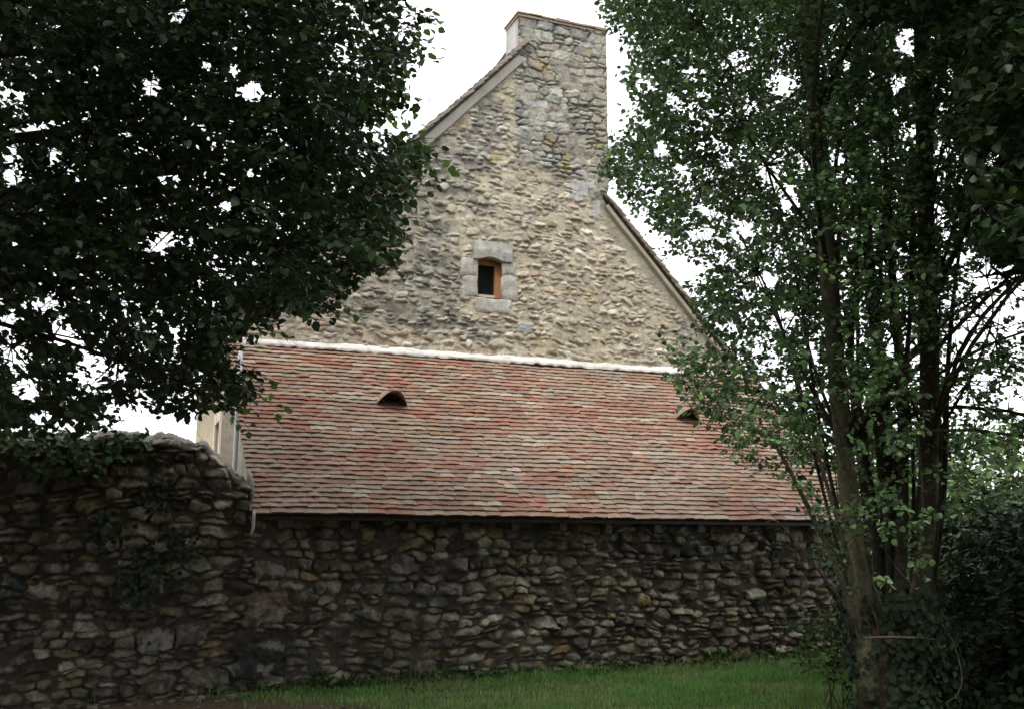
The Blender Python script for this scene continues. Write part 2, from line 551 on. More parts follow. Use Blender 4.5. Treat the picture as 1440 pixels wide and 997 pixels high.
# ------------------------------------------------------------------ clay tiles
TILE_COLS = [(.25, .145, .102), (.272, .172, .125), (.23, .125, .09), (.265, .195, .145), (.285, .23, .172), (.22, .15, .115), (.335, .285, .225), (.225, .188, .148), (.27, .122, .085)]
TILE_W = [6, 7, 4, 6, 4.5, 3, 1.6, 1.4, 1.6]
def tile_field(b, corner, along, upv, normal, ulen_fn, nrows, gauge, cols, wts, width=0.17, jit=1.0, seed=3, sag=0.0, length=0.2, holes=(), thick=1.0):
    r = np.random.default_rng(seed)
    cols = np.array(cols)
    p = np.array(wts) / sum(wts)
    for k in range(nrows):
        a0, a1 = ulen_fn(k / max(1, nrows - 1))
        x = a0 - (0.0 if k % 2 == 0 else width * 0.5) - 0.02 * r.random()
        rowoff = r.normal(0, 0.003) * jit
        cc_ = cols[0]
        while x < a1 - 0.02:
            wd = width * r.uniform(0.88, 1.1)
            xs, xe = max(x, a0 + r.normal(0, .006)), min(x + wd, a1 + r.normal(0, .006))
            x += wd
            if xe - xs < 0.03:
                continue
            g = 0.0009
            y0 = k * gauge + rowoff + r.normal(0, 0.0042) * jit
            if any(hx0 < (xs + xe) / 2 < hx1 and hy0 < y0 < hy1 for hx0, hx1, hy0, hy1 in holes):
                continue
            low = 0.043 + r.normal(0, 0.002) * jit
            sk = r.normal(0, 0.0028) * jit
            rz = r.normal(0, 0.0025) * jit
            th = r.uniform(0.017, 0.022) * thick
            cam_ = r.normal(0.004, 0.003)
            xc = np.linspace(xs + g, xe - g, 4)
            tt = np.linspace(-1, 1, 4)
            cmb = cam_ * (1 - tt ** 2)
            und = sag * (fbm2((xc + 20) * 0.8, np.full(4, y0 * 0.8 + 8), 3, 71) - 0.5)
            chipv = np.where(r.random(4) < 0.05, r.uniform(0, 0.015, 4), 0)
            yl = y0 + sk * tt + chipv
            top_l = np.stack([xc, yl, low + rz * tt + cmb + und], 1)
            top_u = np.stack([xc, np.full(4, y0 + length), 0.004 + cmb * 0.5 + und], 1)
            bot_l = top_l - np.array([0, -0.002, th])
            bot_u = top_u - np.array([0, 0, th])
            L = np.concatenate([top_l, top_u, bot_l, bot_u])
            v = corner + L[:, :1] * along + L[:, 1:2] * upv + L[:, 2:3] * normal
            q = []
            for i in range(3):
                q += [(i, i + 1, 5 + i, 4 + i), (8 + i, 9 + i, i + 1, i), (8 + i, 12 + i, 13 + i, 9 + i)]
            q += [(8, 0, 4, 12), (3, 11, 15, 7)]
            zone = fbm2(np.array([(x + 9) * 0.55]), np.array([y0 * 0.9 + 3]), 3, 73)[0]
            cc_ = cols[r.choice(len(cols), p=p)] if r.random() < .62 else cc_
            c = cc_ * math.exp(r.normal(0, 0.085))
            grey = np.array([.285, .228, .178])
            c = c * (1 - 0.5 * sstep(.45, .7, zone)) + grey * 0.5 * sstep(.45, .7, zone)
            c = c * np.exp(r.normal(0, 0.02, 3))
            b.add(v, q, None, np.clip(c, 0, 1))

EAVE_S, EAVE_Z, TOP_S, TOP_Z = -0.28, 1.985, 2.05, 4.25
slope = math.hypot(TOP_S - EAVE_S, TOP_Z - EAVE_Z)
upv = (N * (TOP_S - EAVE_S) + np.array([0, 0, TOP_Z - EAVE_Z])) / slope
nrm = np.cross(U, upv)
corner = W(0, EAVE_S, EAVE_Z)
VENTS = [uz(551, 565, 0.9), uz(966, 587, 0.9)]
# where the vents meet the slope
def on_slope(px, py):
    r = ray(px, py)
    t = ((corner - CAM) @ nrm) / (r @ nrm)
    p = CAM + r * t
    return (p - corner) @ U, (p - corner) @ upv
VS = [on_slope(551, 574), on_slope(966, 596)]
b = MB()
gauge = 0.0815
nrows = int(slope / gauge) + 1
verge_l = lambda t: -3.16 - 0.115 * t
verge_r = lambda t: 4.98 - 0.22 * t
tile_field(b, corner, U, upv, nrm, lambda t: (verge_l(t), verge_r(t)), nrows, gauge, TILE_COLS, TILE_W, jit=1.0, sag=0.04,
           holes=[(x - 0.13, x + 0.13, y - 0.02, y + 0.12) for x, y in VS])
roof = b.build('tiled_roof', M_TILE, lean, smooth=False)
# underlay, battens side and eave board
b = MB()
def slab(u0a, u1a, u0b, u1b, y0, y1, d0, d1, col):
    pts = []
    for d in (d0, d1):
        for (x, y) in ((u0a, y0), (u1a, y0), (u1b, y1), (u0b, y1)):
            pts.append(corner + x * U + y * upv + d * nrm)
    b.hexa(np.array(pts), col)
slab(-3.13, 4.94, -3.25, 4.73, 0.05, slope - 0.01, -0.07, -0.028, (.12, .085, .06))
b.build('roof_boarding', M_WOOD, lean, smooth=False)
b = MB()
b.ubox(-3.12, 4.93, -0.235, -0.20, 1.945, 1.985, (.05, .043, .036))
b.build('eave_board', M_WOOD, lean, smooth=False)
for u in np.arange(-2.7, 4.8, 0.62):
    b = MB()
    p = []
    u = u + rng.normal(0, .02)
    for zoff in (-0.10, 0.0):
        for (uu, ss) in ((u, -0.195), (u + 0.085, -0.195), (u + 0.085, 0.25), (u, 0.25)):
            p.append(W(uu, ss, 1.965 + (ss + 0.195) * 0.97 + zoff - 0.01))
    b.hexa(np.array(p), (.07, .055, .042))
    b.build('rafter_end', M_WOOD, lean, smooth=False)
# side walls of the lean-to, built of the same grey rubble
for uu, nm in ((-3.10, 0), (4.84, 1)):
    b = MB()
    ss = np.linspace(0.02, 2.04, 90)
    tt = np.linspace(0, 1, 130)
    SS, TT = np.meshgrid(ss, tt, indexing='ij')
    ZT = 1.93 + (SS - EAVE_S) * (TOP_Z - EAVE_Z) / (TOP_S - EAVE_S) - 0.05
    Zw = -0.1 + TT * (ZT + 0.1)
    hh = 0.03 * (fbm2(SS * 9, Zw * 12, 4, 81) - 0.5)
    cc = np.array([.33, .31, .26]) * (0.6 + 0.8 * fbm2(SS * 7 + 3, Zw * 10 + 5, 4, 83))[..., None]
    sg = -1 if nm == 0 else 1
    b.add(W(uu + sg * hh, SS, Zw), grid_faces(90, 130), None, cc.reshape(-1, 3))
    b.build('side_wall', M_GABLE, lean)

# lime flashing along the top of the lean-to roof
b = MB()
ul = np.linspace(-3.27, 4.78, 240)
prof_pts = [(-0.075, 0.015), (-0.082, 0.04), (-0.06, 0.07), (-0.03, 0.095), (-0.005, 0.125), (0.05, 0.135)]
PP = []
for i, u in enumerate(ul):
    n1 = 0.035 * (fbm2(np.array([u * 2.1 + 9]), np.array([3.0]), 3, 91)[0] - 0.5)
    n2 = 0.05 * (fbm2(np.array([u * 3.3 + 30]), np.array([7.0]), 3, 92)[0] - 0.5)
    base = TOP_Z - 0.015 + 0.02 * (u + 3.2) / 8
    row = []
    for k, (ds, dz) in enumerate(prof_pts):
        j = 0.026 * (fbm2(np.array([u * 14 + k * 7]), np.array([k * 3.0]), 2, 93)[0] - 0.5)
        row.append((u, TOP_S + ds + (n1 if k < 3 else 0) - 0.02 + j, base + dz - 0.03 + (n2 if k > 2 else 0) + j - (n1 * .5 if k < 2 else 0)))
    PP.append(row)
PP = np.array(PP)
b.add(W(PP[..., 0], PP[..., 1], PP[..., 2]), grid_faces(len(ul), len(prof_pts)), None, (np.array([.60, .575, .53]) * (.6 + .75 * fbm2(PP[..., 0] * 5 + 9, PP[..., 2] * 16, 4, 95))[..., None]).reshape(-1, 3))
b.build('lime_flashing', M_LIME, lean)

# roof vents: bell-shaped clay hoods, open towards the eave
for (vx, vy), lab in zip(VS, ('left', 'right')):
    b = MB()
    na, nb_ = 25, 9
    th = np.linspace(-1, 1, na)
    bell = np.cos(np.pi / 2 * th) ** 0.9
    L = []
    for dz in (0.0, -0.014):
        for k in range(nb_):
            t = k / (nb_ - 1)
            wd = 0.20 * (1 - 0.55 * t ** 1.5)
            hg = 0.25 * (1 - t)
            for i in range(na):
                L.append((vx + th[i] * wd, vy + 0.28 * t + 0.03 * abs(th[i]) * (1 - t), 0.035 + bell[i] * hg + dz * (1 if dz else 0)))
    L = np.array(L)
    v = corner + L[:, :1] * U + L[:, 1:2] * upv + L[:, 2:3] * nrm
    F = grid_faces(nb_, na)
    m = nb_ * na
    q = list(map(tuple, F)) + [tuple(reversed([x + m for x in f])) for f in F]
    q += [(i, i + 1, m + i + 1, m + i) for i in range(na - 1)]
    b.add(v, q, None, (.27, .19, .14))
    vt = b.build('roof_vent', M_TILE, lean)

# zinc pipe end by the wall corner, downpipe on the side wall
b = MB()
pt = [W(-3.155, -0.315, z) for z in (2.03, 1.95, 1.86)]
pt.append(W(-3.175, -0.32, 1.79))
b.tube(np.array(pt), 0.016, 10, (.50, .51, .52))
b.build('gutter_spout', M_ZINC, lean)
b = MB()
pp = [uz(320, y, 1.3) for y in (540, 600, 665)]
pts = np.array([W(-3.185, 1.3, z) for z in (4.0, 3.4, 2.9, 2.3, 0.3)])
b.tube(pts, 0.03, 12, (.52, .53, .55))
b.build('downpipe', M_ZINC, lean)

# ------------------------------------------------------------------ stone house behind
house = thing('stone_house', W(0.8, 5, 0.25), 'tall old stone house with a beige rubble gable and a broad chimney at its peak', 'house')
GS = 2.05
RIDGE = (0.86, 9.07)
L_EAVE = (-3.30, 4.66)
R_MID = (2.20, 6.78)
R_EAVE = (4.78, 3.95)
CH = (0.752, 2.237, 9.64)
GRES = 0.0125
UU, ZZ, edge, ID, LX, LZ, SZ, F1, ns_, r_ = rubble(-3.3, 4.8, 4.0, 9.66, GRES, (0.05, 0.105), (0.08, 0.24), 101, warp=0.04)
chim = sstep(6.3, 8.0, ZZ + 1.6 * (fbm2(UU * 2 + 5, ZZ * 2, 4, 111) - 0.5)) * sstep(0.62, 0.80, UU)
def blob(px, py, rx, ry):
    u, z = uz(px, py, GS)
    return np.exp(-(((UU - u) / rx) ** 2 + ((ZZ - z) / ry) ** 2))
grey = (blob(590, 290, 1.0, .8) + blob(640, 215, .7, .45) + blob(690, 165, .35, .45) + blob(545, 370, .8, .6) + 0.8 * blob(610, 440, .6, .35)
        + 0.6 * blob(470, 420, 1.2, .7) + 0.9 * blob(970, 470, .35, .5) + 0.5 * blob(690, 470, .3, .2) + 0.4 * blob(800, 190, .6, .5))
grey = np.clip(grey, 0, 1.2) + (fbm2(UU * 3.2 + 15, ZZ * 3.2 + 5, 4, 113) - 0.5) * 1.1
grey = sstep(0.35, 0.85, grey)
grey = np.maximum(grey, chim * 0.85)
# stones standing out of a thick mortar bed
hs = r_.uniform(-0.004, 0.058, ns_)
tilt = r_.normal(0, 0.2, (ns_, 2))
tilt[:, 1] = -np.abs(r_.normal(0.32, 0.2, ns_))
fac = facets(r_, ns_, ID, LX, LZ, SZ, 4)
rough = fbm2(UU * 18 + 11, ZZ * 18 + 7, 4, 131) - 0.5
prof = np.clip((edge - 0.002 - 0.008 * rough) / 0.013, 0, 1) ** 0.7
stone_h = prof * (hs[ID] + LX * tilt[ID, 0] * 0.5 + LZ * tilt[ID, 1] * 0.9 + rough * 0.035 - fac * .6)
mort = -0.004 + 0.05 * (fbm2(UU * 5 + 61, ZZ * 8 + 7, 4, 137) - 0.45)
H = np.maximum(stone_h, mort)
isst = sstep(-0.004, 0.006, stone_h - mort)
flat = sstep(0.55, 0.75, fbm2(UU * 1.7 + 21, ZZ * 2.4 + 3, 4, 139)) * (0.35 + 0.65 * chim)
H = H * (1 - 0.75 * flat) + 0.022 * flat
# smooth rendered strip under the right verge
rv = (ZZ - (6.78 - 1.097 * (UU - 2.20)))
rend = sstep(-0.42, -0.22, rv + 0.25 * (fbm2(UU * 2.5, ZZ * 2.5, 3, 141) - 0.5)) * (UU > 2.0)
H = H * (1 - 0.85 * rend) + 0.02 * rend
H = np.clip(H * .64, -0.01, 0.08)
# the chimney is laid in larger squared blocks with open joints
_, _, e2, ID2, LX2, LZ2, SZ2, _, n2_, r2_ = rubble(-3.3, 4.8, 4.0, 9.66, GRES, (0.07, 0.15), (0.11, 0.32), 303, warp=0.03)
prof2 = np.clip((e2 - 0.003 - 0.008 * rough) / 0.012, 0, 1) ** .7
fill2 = sstep(.42, .6, fbm2(UU * 3 + 8, ZZ * 3 + 3, 4, 311))
H2 = prof2 * (r2_.uniform(.022, .045, n2_)[ID2] + rough * .02) + (1 - prof2) * .026 * fill2
cmix = sstep(.4, .6, chim + (fbm2(UU * 4, ZZ * 4, 3, 313) - .5) * .5)
H = H * (1 - cmix) + H2 * cmix
scol = palette(r_, ns_, [(.46, .405, .315), (.53, .475, .38), (.42, .365, .285), (.58, .535, .45), (.45, .365, .265)], [4, 4, 3, 2, 1], 0.13)
gcolr = palette(r_, ns_, [(.33, .31, .26), (.39, .37, .32), (.26, .245, .21), (.44, .425, .38), (.37, .335, .26)], [4, 4, 3, 2, 1.5], 0.16)
mbe, mgr = np.array([.56, .495, .36]), np.array([.39, .355, .285])
g3 = grey[..., None]
CC = (scol[ID] * (1 - g3) + gcolr[ID] * g3) * isst[..., None] + (mbe * (1 - g3) + mgr * g3) * (1 - isst[..., None])
c2col = palette(r2_, n2_, [(.35, .335, .30), (.40, .39, .36), (.29, .28, .245), (.45, .445, .43), (.35, .32, .26), (.32, .30, .24)], [4, 4, 3, 1.2, 2, 1.5], .11)
C2 = c2col[ID2] * prof2[..., None] + (np.array([.36, .32, .24]) * fill2[..., None] + np.array([.17, .15, .12]) * (1 - fill2[..., None])) * (1 - prof2[..., None])
CC = CC * (1 - cmix[..., None]) + C2 * cmix[..., None]
f3 = (flat * (1 - .6 * cmix))[..., None]
CC = CC * (1 - f3) + (np.array([.40, .36, .27]) * (1 - .35 * g3)) * f3
r3 = rend[..., None]
CC = CC * (1 - .8 * r3) + np.array([.33, .305, .25]) * .8 * r3
lich = sstep(0.52, 0.64, fbm2(UU * 8 + 27, ZZ * 8 + 33, 5, 143))[..., None] * (0.15 + .45 * g3)
CC = CC * (1 - lich) + np.array([.13, .125, .11]) * lich
och = sstep(0.74, 0.80, fbm2(UU * 2.6 + 87, ZZ * 2.6 + 3, 3, 149))[..., None] * 0.6
CC = CC * (1 - och) + np.array([.36, .28, .12]) * och
CC = CC * (0.8 + 0.4 * fbm2(UU * 25 + 1, ZZ * 25 + 2, 3, 151))[..., None]
# white stones here and there
for (px, py, a, c_) in [(738, 461, .12, .07), (815, 268, .14, .16), (838, 298, .06, .16)]:
    u, z = uz(px, py, GS)
    wht = (sstep(1.1, 0.8, np.maximum(np.abs(UU - u) / a, np.abs(ZZ - z) / c_) + 0.5 * (fbm2(UU * 9, ZZ * 9, 3, 153) - 0.5)))[..., None]
    CC = CC * (1 - wht) + np.array([.43, .43, .42]) * wht
    H = H * (1 - 0.7 * wht[..., 0]) + 0.025 * 0.7 * wht[..., 0]
WIN = (uz(671, 362, GS)[0], uz(706, 418, GS)[0], 5.185, 5.745)
wu0, wu1, wz0, wz1 = WIN
sur = (UU > wu0 - .26) & (UU < wu1 + .24) & (ZZ > wz0 - .03) & (ZZ < wz1 + .02) | (UU > wu0 - .08) & (UU < wu1 + .16) & (ZZ > wz0 - .27) & (ZZ < wz1 + .26)
H = np.where(sur, np.minimum(H, .014), H)
SG = GS - H
def gable_top(u):
    return np.interp(u, [L_EAVE[0], RIDGE[0], R_MID[0], R_EAVE[0]], [L_EAVE[1], RIDGE[1], R_MID[1], R_EAVE[1]])
WIN = (uz(671, 362, GS)[0], uz(706, 418, GS)[0], 5.185, 5.745)
wu0, wu1, wz0, wz1 = WIN
nx, ny = UU.shape
F = grid_faces(nx, ny)
uc = UU.ravel()[F].mean(1)
zc = ZZ.ravel()[F].mean(1)
in_ch = (uc > CH[0]) & (uc < CH[1]) & (zc > 7.0) & (zc < CH[2])
in_win = (uc > wu0 - 0.03) & (uc < wu1 + 0.03) & (zc > wz0 - 0.03) & (zc < wz1 + 0.05)
in_g = (zc < gable_top(uc) - 0.01) & ~in_ch & ~in_win
PW = W(UU, SG, ZZ).reshape(-1, 3)
def sub(mask, name, mat, parent):
    f = F[mask]
    idx, inv = np.unique(f, return_inverse=True)
    bb = MB()
    bb.add(PW[idx], inv.reshape(-1, 4), None, CC.reshape(-1, 3)[idx])
    return bb, bb
bg, _ = sub(in_g, '', None, None)
# lower part of the gable (behind the lean-to) and the other walls
bg.ubox(-3.28, 4.76, GS + 0.015, GS + 0.3, -0.1, 4.02, (.38, .34, .27))
bg.build('gable_wall', M_GABLE, house)
bc, _ = sub(in_ch, '', None, None)
# chimney body behind its stone face
bc.ubox(CH[0] + 0.004, CH[1] - 0.004, GS + 0.012, GS + 0.50, 6.4, CH[2] - 0.01, (.36, .345, .32))
chimney = bc.build('chimney', M_GABLE, house)
b = MB()
x = CH[0] - 0.03
while x < CH[1] + 0.02:
    wd = rng.uniform(.17, .24)
    x1 = min(x + wd, CH[1] + 0.035)
    b.ubox(x, x1 - 0.008, GS - 0.065, GS + 0.53, CH[2] + rng.normal(0, .006), CH[2] + 0.035 + rng.normal(0, .008), np.array([.31, .215, .15]) * rng.uniform(.7, 1.2), 0.004)
    x = x1
b.ubox(CH[0] - .01, CH[1] + .015, GS - .045, GS + .51, CH[2] - 0.035, CH[2] - 0.004, (.36, .31, .25), 0.004)
b.build('tile_cap', M_TILE, chimney, smooth=False)
# side walls and back wall
b = MB()
b.ubox(4.46, 4.76, GS + .30, 8.0, -0.1, 4.0, (.38, .34, .27))
b.ubox(-3.0, 4.46, 7.7, 8.0, -0.1, 4.4, (.38, .34, .27))
tri = [(-3.0, 4.4), (4.46, 4.1), (RIDGE[0], RIDGE[1] - .15)]
v = np.concatenate([W([t_[0] for t_ in tri], [s_] * 3, [t_[1] for t_ in tri]) for s_ in (7.7, 8.0)])
b.add(v, [(0, 1, 4, 3), (1, 2, 5, 4), (2, 0, 3, 5)], [(0, 2, 1), (3, 4, 5)], (.38, .34, .27))
b.build('rear_wall', M_PLASTER, house, smooth=False)
# long side wall to the left with its pale framed opening (built round the opening)
b = MB()
o0, o1, oz0, oz1 = 3.75, 4.35, 2.55, 3.45
wc = (.46, .40, .27)
b.ubox(-3.12, -2.82, GS + 0.31, o0, -0.1, 4.55, wc)
b.ubox(-3.12, -2.82, o1, 8.0, -0.1, 4.55, wc)
b.ubox(-3.12, -2.82, o0, o1, -0.1, oz0, wc)
b.ubox(-3.12, -2.82, o0, o1, oz1, 4.55, wc)
sw = b.build('side_wall', M_PLASTER, house, smooth=False)
b = MB()
for (a0, a1, c0, c1) in ((o0 - .16, o0 - .001, oz0 - .1, oz1 + .16), (o1 + .001, o1 + .16, oz0 - .1, oz1 + .16), (o0, o1, oz1 + .001, oz1 + .16), (o0, o1, oz0 - .1, oz0 - .001)):
    b.ubox(-3.15, -3.123, a0, a1, c0, c1, (.62, .55, .44))
b.build('opening_surround', M_DRESSED, sw, smooth=False)
b = MB()
b.ubox(-2.98, -2.95, o0 - .002, o1 + .002, oz0 - .002, oz1 + .002, (.22, .16, .10))
b.build('shutter', M_WOOD, sw, smooth=False)

# house roof slopes, tiles running to the verge
for side, (e, r0) in enumerate(((L_EAVE, RIDGE), (R_EAVE, R_MID), (R_MID, RIDGE))):
    b = MB()
    e, r0 = np.array(e), np.array(r0)
    if side == 0:
        e = e - (r0 - e) * 0.05
    d = r0 - e
    ln_ = np.linalg.norm(d)
    upl = (U * d[0] + np.array([0, 0, d[1]])) / ln_
    al = -N if side == 0 else N
    nr = np.cross(al, upl)
    if nr[2] < 0:
        nr = -nr
    c0 = W(e[0], 0, e[1]) + nr * 0.065
    if side == 0:
        fn = lambda t: (-8.05, -(GS - 0.105))
    else:
        fn = lambda t: (GS - 0.105, 8.05)
    if side == 2:
        fn = lambda t: (GS + 0.52, 8.05)
    tile_field(b, c0, al, upl, nr, fn, int(ln_ / 0.11) + 1, 0.11, [(.22, .19, .165), (.26, .21, .17), (.18, .155, .135), (.27, .245, .21)], [3, 3, 2, 2], width=0.19, jit=1.6, seed=200 + side, length=0.24, sag=0.03, thick=1.7)
    s_a = GS + .52 if side == 2 else GS - .02
    pts = []
    for dd in (-0.05, 0.0):
        for (ss, yy) in ((s_a, 0.0), (8.0, 0.0), (8.0, ln_), (s_a, ln_)):
            pts.append(W(e[0], ss, e[1]) + upl * yy + nr * (dd + 0.045))
    b.hexa(np.array(pts), (.20, .18, .16))
    b.build('roof_slope', M_TILE, house, smooth=False)
    # mortar band under the verge
    if side < 2:
        b = MB()
        m = 60
        tt = np.linspace(0 if side == 0 else 0.0, 0.974 if side == 0 else 1.0, m)
        rows = []
        for t in tt:
            q = e + d * t
            wdt = (0.12 if side == 0 else 0.05) * (1 + 0.5 * (fbm2(np.array([t * 9 + side * 5]), np.array([1.0]), 3, 161)[0] - .5))
            nn2 = np.array([-d[1], d[0]]) / ln_
            if nn2[1] < 0:
                nn2 = -nn2
            row = []
            for (k, ds) in ((-wdt - .02, 0.0), (-wdt, -0.062), (0.0, -0.068), (0.02, 0.0)):
                p_ = q + nn2 * k
                row.append((p_[0], GS + ds, p_[1]))
            rows.append(row)
        rows = np.array(rows)
        b.add(W(rows[..., 0], rows[..., 1], rows[..., 2]), grid_faces(m, 4), None, (.30, .28, .25) if side == 0 else (.42, .38, .30))
        b.build('verge_band', M_PLASTER, house, smooth=False)

# window: dressed surround, orange wooden frame, dark pane
win = MB()
def block(bb, u0, u1, z0, z1, col, proud=0.024, depth=0.22):
    n = 9
    us, zs = np.linspace(u0, u1, n), np.linspace(z0, z1, n)
    A, B = np.meshgrid(us, zs, indexing='ij')
    ex = np.minimum(np.minimum(A - u0, u1 - A), np.minimum(B - z0, z1 - B))
    sf = GS - proud + 0.014 * (1 - sstep(0, .03, ex)) + 0.012 * (fbm2(A * 14 + 3, B * 14 + 9, 3, 171) - .5)
    jit = 0.05 * (fbm2(A * 9 + 33, B * 9 + 9, 2, 173) - .5)
    bb.add(W(A + jit, sf, B + jit), grid_faces(n, n), None, (np.array(col) * (0.8 + 0.4 * fbm2(A * 12, B * 12, 3, 175))[..., None]).reshape(-1, 3))
    bb.ubox(u0 + .006, u1 - .006, GS - proud + 0.016, GS + depth, z0 + .006, z1 - .006, col)
gs_ = (.39, .375, .335)
b = MB()
b.ubox(wu0 - .02, wu1 + .02, GS + .15, GS + .17, wz0, wz1, (.012, .013, .014))
pane = None
frame = MB()
fo = (.40, .185, .08)
frame.ubox(wu0 - .01, wu1 + .01, GS + .07, GS + .13, wz1 - .085, wz1 + .03, (.30, .12, .06))
frame.ubox(wu1 - .085, wu1 + .01, GS + .068, GS + .132, wz0, wz1 - .086, fo)
frame.ubox(wu0 - .01, wu0 + .04, GS + .068, GS + .132, wz0, wz1 - .086, fo)
frame.ubox(wu0 + .041, wu1 - .086, GS + .07, GS + .13, wz0, wz0 + .035, (.5, .42, .34))
window = frame.build('window', M_WOOD, house, smooth=False)
b.build('pane', M_GLASS, window, smooth=False)
# lintel with a shallow arch below
b = MB()
m = 14
tt = np.linspace(0, 1, m)
lu0, lu1 = wu0 - .07, wu1 + .14
low, lowb, topz = [], [], []
for t in tt:
    uu = lu0 + (lu1 - lu0) * t
    k = np.clip((uu - wu0) / (wu1 - wu0), 0, 1)
    zl = wz1 - 0.035 + 0.045 * math.sin(math.pi * k)
    zt = wz1 + 0.235 + 0.03 * (fbm2(np.array([uu * 6]), np.array([2.0]), 2, 177)[0] - .5)
    low.append([W(uu, GS - .05 + 0.006 * math.sin(t * 9), zl), W(uu, GS - .055, (zl + zt) / 2), W(uu, GS - .045, zt), W(uu, GS + .2, zt), W(uu, GS + .2, zl), W(uu, GS - .05 + 0.006 * math.sin(t * 9), zl)])
b.add(np.array(low), grid_faces(m, 6), None, gs_)
b.add(np.concatenate([low[0][:5], low[-1][:5]]), [(0, 1, 2, 3), (5, 8, 7, 6)], [(0, 3, 4), (5, 9, 8)], gs_)
b.build('lintel', M_DRESSED, window, smooth=False)
for spec in (((wu0 - .25, wu0 - .001, wz0 + .27, wz1 - .02), (wu0 - .21, wu0 - .003, wz0 - .02, wz0 + .265)),
             ((wu1 + .001, wu1 + .20, wz0 + .33, wz1 - .04), (wu1 + .003, wu1 + .235, wz0 - .03, wz0 + .325))):
    b = MB()
    for s4 in spec:
        block(b, *s4, np.array(gs_) * rng.uniform(.92, 1.08))
    b.build('jamb', M_DRESSED, window)
b = MB()
block(b, wu0 - .03, wu1 + .13, wz0 - .24, wz0 - .035, np.array(gs_) * 1.08)
b.build('sill', M_DRESSED, window)

# ------------------------------------------------------------------ leaves and trees
_LV = np.array([(0, 0, 0), (.42, .26, .07), (.34, .66, .05), (0, 1.0, -.10), (-.34, .66, .05), (-.42, .26, .07)])
_LQ = np.array([(0, 1, 2, 3), (0, 3, 4, 5)])
def norm(a):
    return a / (np.linalg.norm(a, axis=-1, keepdims=True) + 1e-9)
def leaves(b, P, D, Nn, size, col, wid=1.0):
    n = len(P)
    D = norm(D)
    X = norm(np.cross(D, Nn))
    Z = np.cross(X, D)
    size = np.broadcast_to(np.asarray(size, float), (n,))
    L = _LV[None] * size[:, None, None]
    V = P[:, None] + L[..., :1] * wid * X[:, None] + L[..., 1:2] * D[:, None] + L[..., 2:3] * Z[:, None]
    q = (_LQ[None] + (np.arange(n) * 6)[:, None, None]).reshape(-1, 4)
    b.add(V.reshape(-1, 3), q, None, np.repeat(col, 6, axis=0))
def leaf_cols(n, base, spread=0.25, young=0.08):
    c = np.array(base) * np.exp(rng.normal(0, spread, (n, 1))) * np.exp(rng.normal(0, 0.07, (n, 3)))
    y = rng.random(n) < young
    c[y] = c[y] * np.array([1.7, 1.6, 1.1])
    return c

def twigs(bt, B, T, L, droop, r, col=(.09, .075, .05)):
    n = len(B)
    if n == 0:
        return
    tq = np.array([0, .35, .7, 1.0])
    rr = np.array([1, .8, .6, .3]) * r
    P = B[:, None] + T[:, None] * (L[:, None] * tq)[..., None]
    P[..., 2] -= droop * L[:, None] * tq ** 2
    a = norm(np.cross(T, np.array([.31, .2, .93])))
    c = np.cross(T, a)
    ang = np.arange(3) * 2 * np.pi / 3
    V = P[:, :, None] + rr[None, :, None, None] * (np.cos(ang)[None, None, :, None] * a[:, None, None] + np.sin(ang)[None, None, :, None] * c[:, None, None])
    f = []
    for i in range(3):
        for j in range(3):
            k = (j + 1) % 3
            f.append((i * 3 + j, i * 3 + k, i * 3 + 3 + k, i * 3 + 3 + j))
    q = np.array(f)[None] + (np.arange(n) * 12)[:, None, None]
    bt.add(V.reshape(-1, 3), q.reshape(-1, 4), None, col)

def foliage(base_pts, axis_fn, L, per, size, col, reject=None, droop=0.25, twig_r=0.004, hang=0.35, flat=1.0):
    """twigs starting at base_pts with leaves set alternately along them; returns two collectors (leaves, twigs)"""
    bl, bt = MB(), MB()
    n = len(base_pts)
    T = norm(axis_fn(base_pts))
    Ls = L * rng.uniform(0.6, 1.25, n)
    k = per
    t = (np.arange(k) + 0.5) / k
    tt = np.clip(t[None] + rng.normal(0, 0.03, (n, k)), 0.02, 1.05)
    pos = base_pts[:, None] + T[:, None] * (Ls[:, None] * tt)[..., None]
    pos[..., 2] -= droop * (Ls[:, None] * tt ** 2)
    side = norm(np.cross(T, np.array([0, 0, 1.0])))
    roll = rng.normal(0, 0.6, (n, 1, 1))
    sgn = np.where(np.arange(k) % 2 == 0, 1, -1)[None, :, None]
    upb = norm(np.cross(side, T))
    sd = side[:, None] * np.cos(roll) + upb[:, None] * np.sin(roll)
    D = T[:, None] * 0.55 + sd * sgn * 0.9 + rng.normal(0, 0.35, (n, k, 3))
    D[..., 2] -= hang
    D = norm(D)
    pos = pos + D * size * 0.45
    Nn = np.tile(np.array([0, 0, 1.0]), (n, k, 1)) * flat + rng.normal(0, 0.45, (n, k, 3))
    P = pos.reshape(-1, 3)
    D, Nn = D.reshape(-1, 3), Nn.reshape(-1, 3)
    sz = size * rng.uniform(0.6, 1.2, len(P))
    ok = np.ones(len(P), bool)
    if reject is not None:
        ok = ~reject(P + D * sz[:, None] * .5)
    tone = np.repeat(np.exp(rng.normal(0, 0.22, n)), k)
    c = col(len(P)) * tone[:, None]
    leaves(bl, P[ok], D[ok], Nn[ok], sz[ok], c[ok])
    anyl = ok.reshape(n, k).mean(1) > 0.6
    twigs(bt, base_pts[anyl], T[anyl], Ls[anyl], droop, twig_r)
    return bl, bt

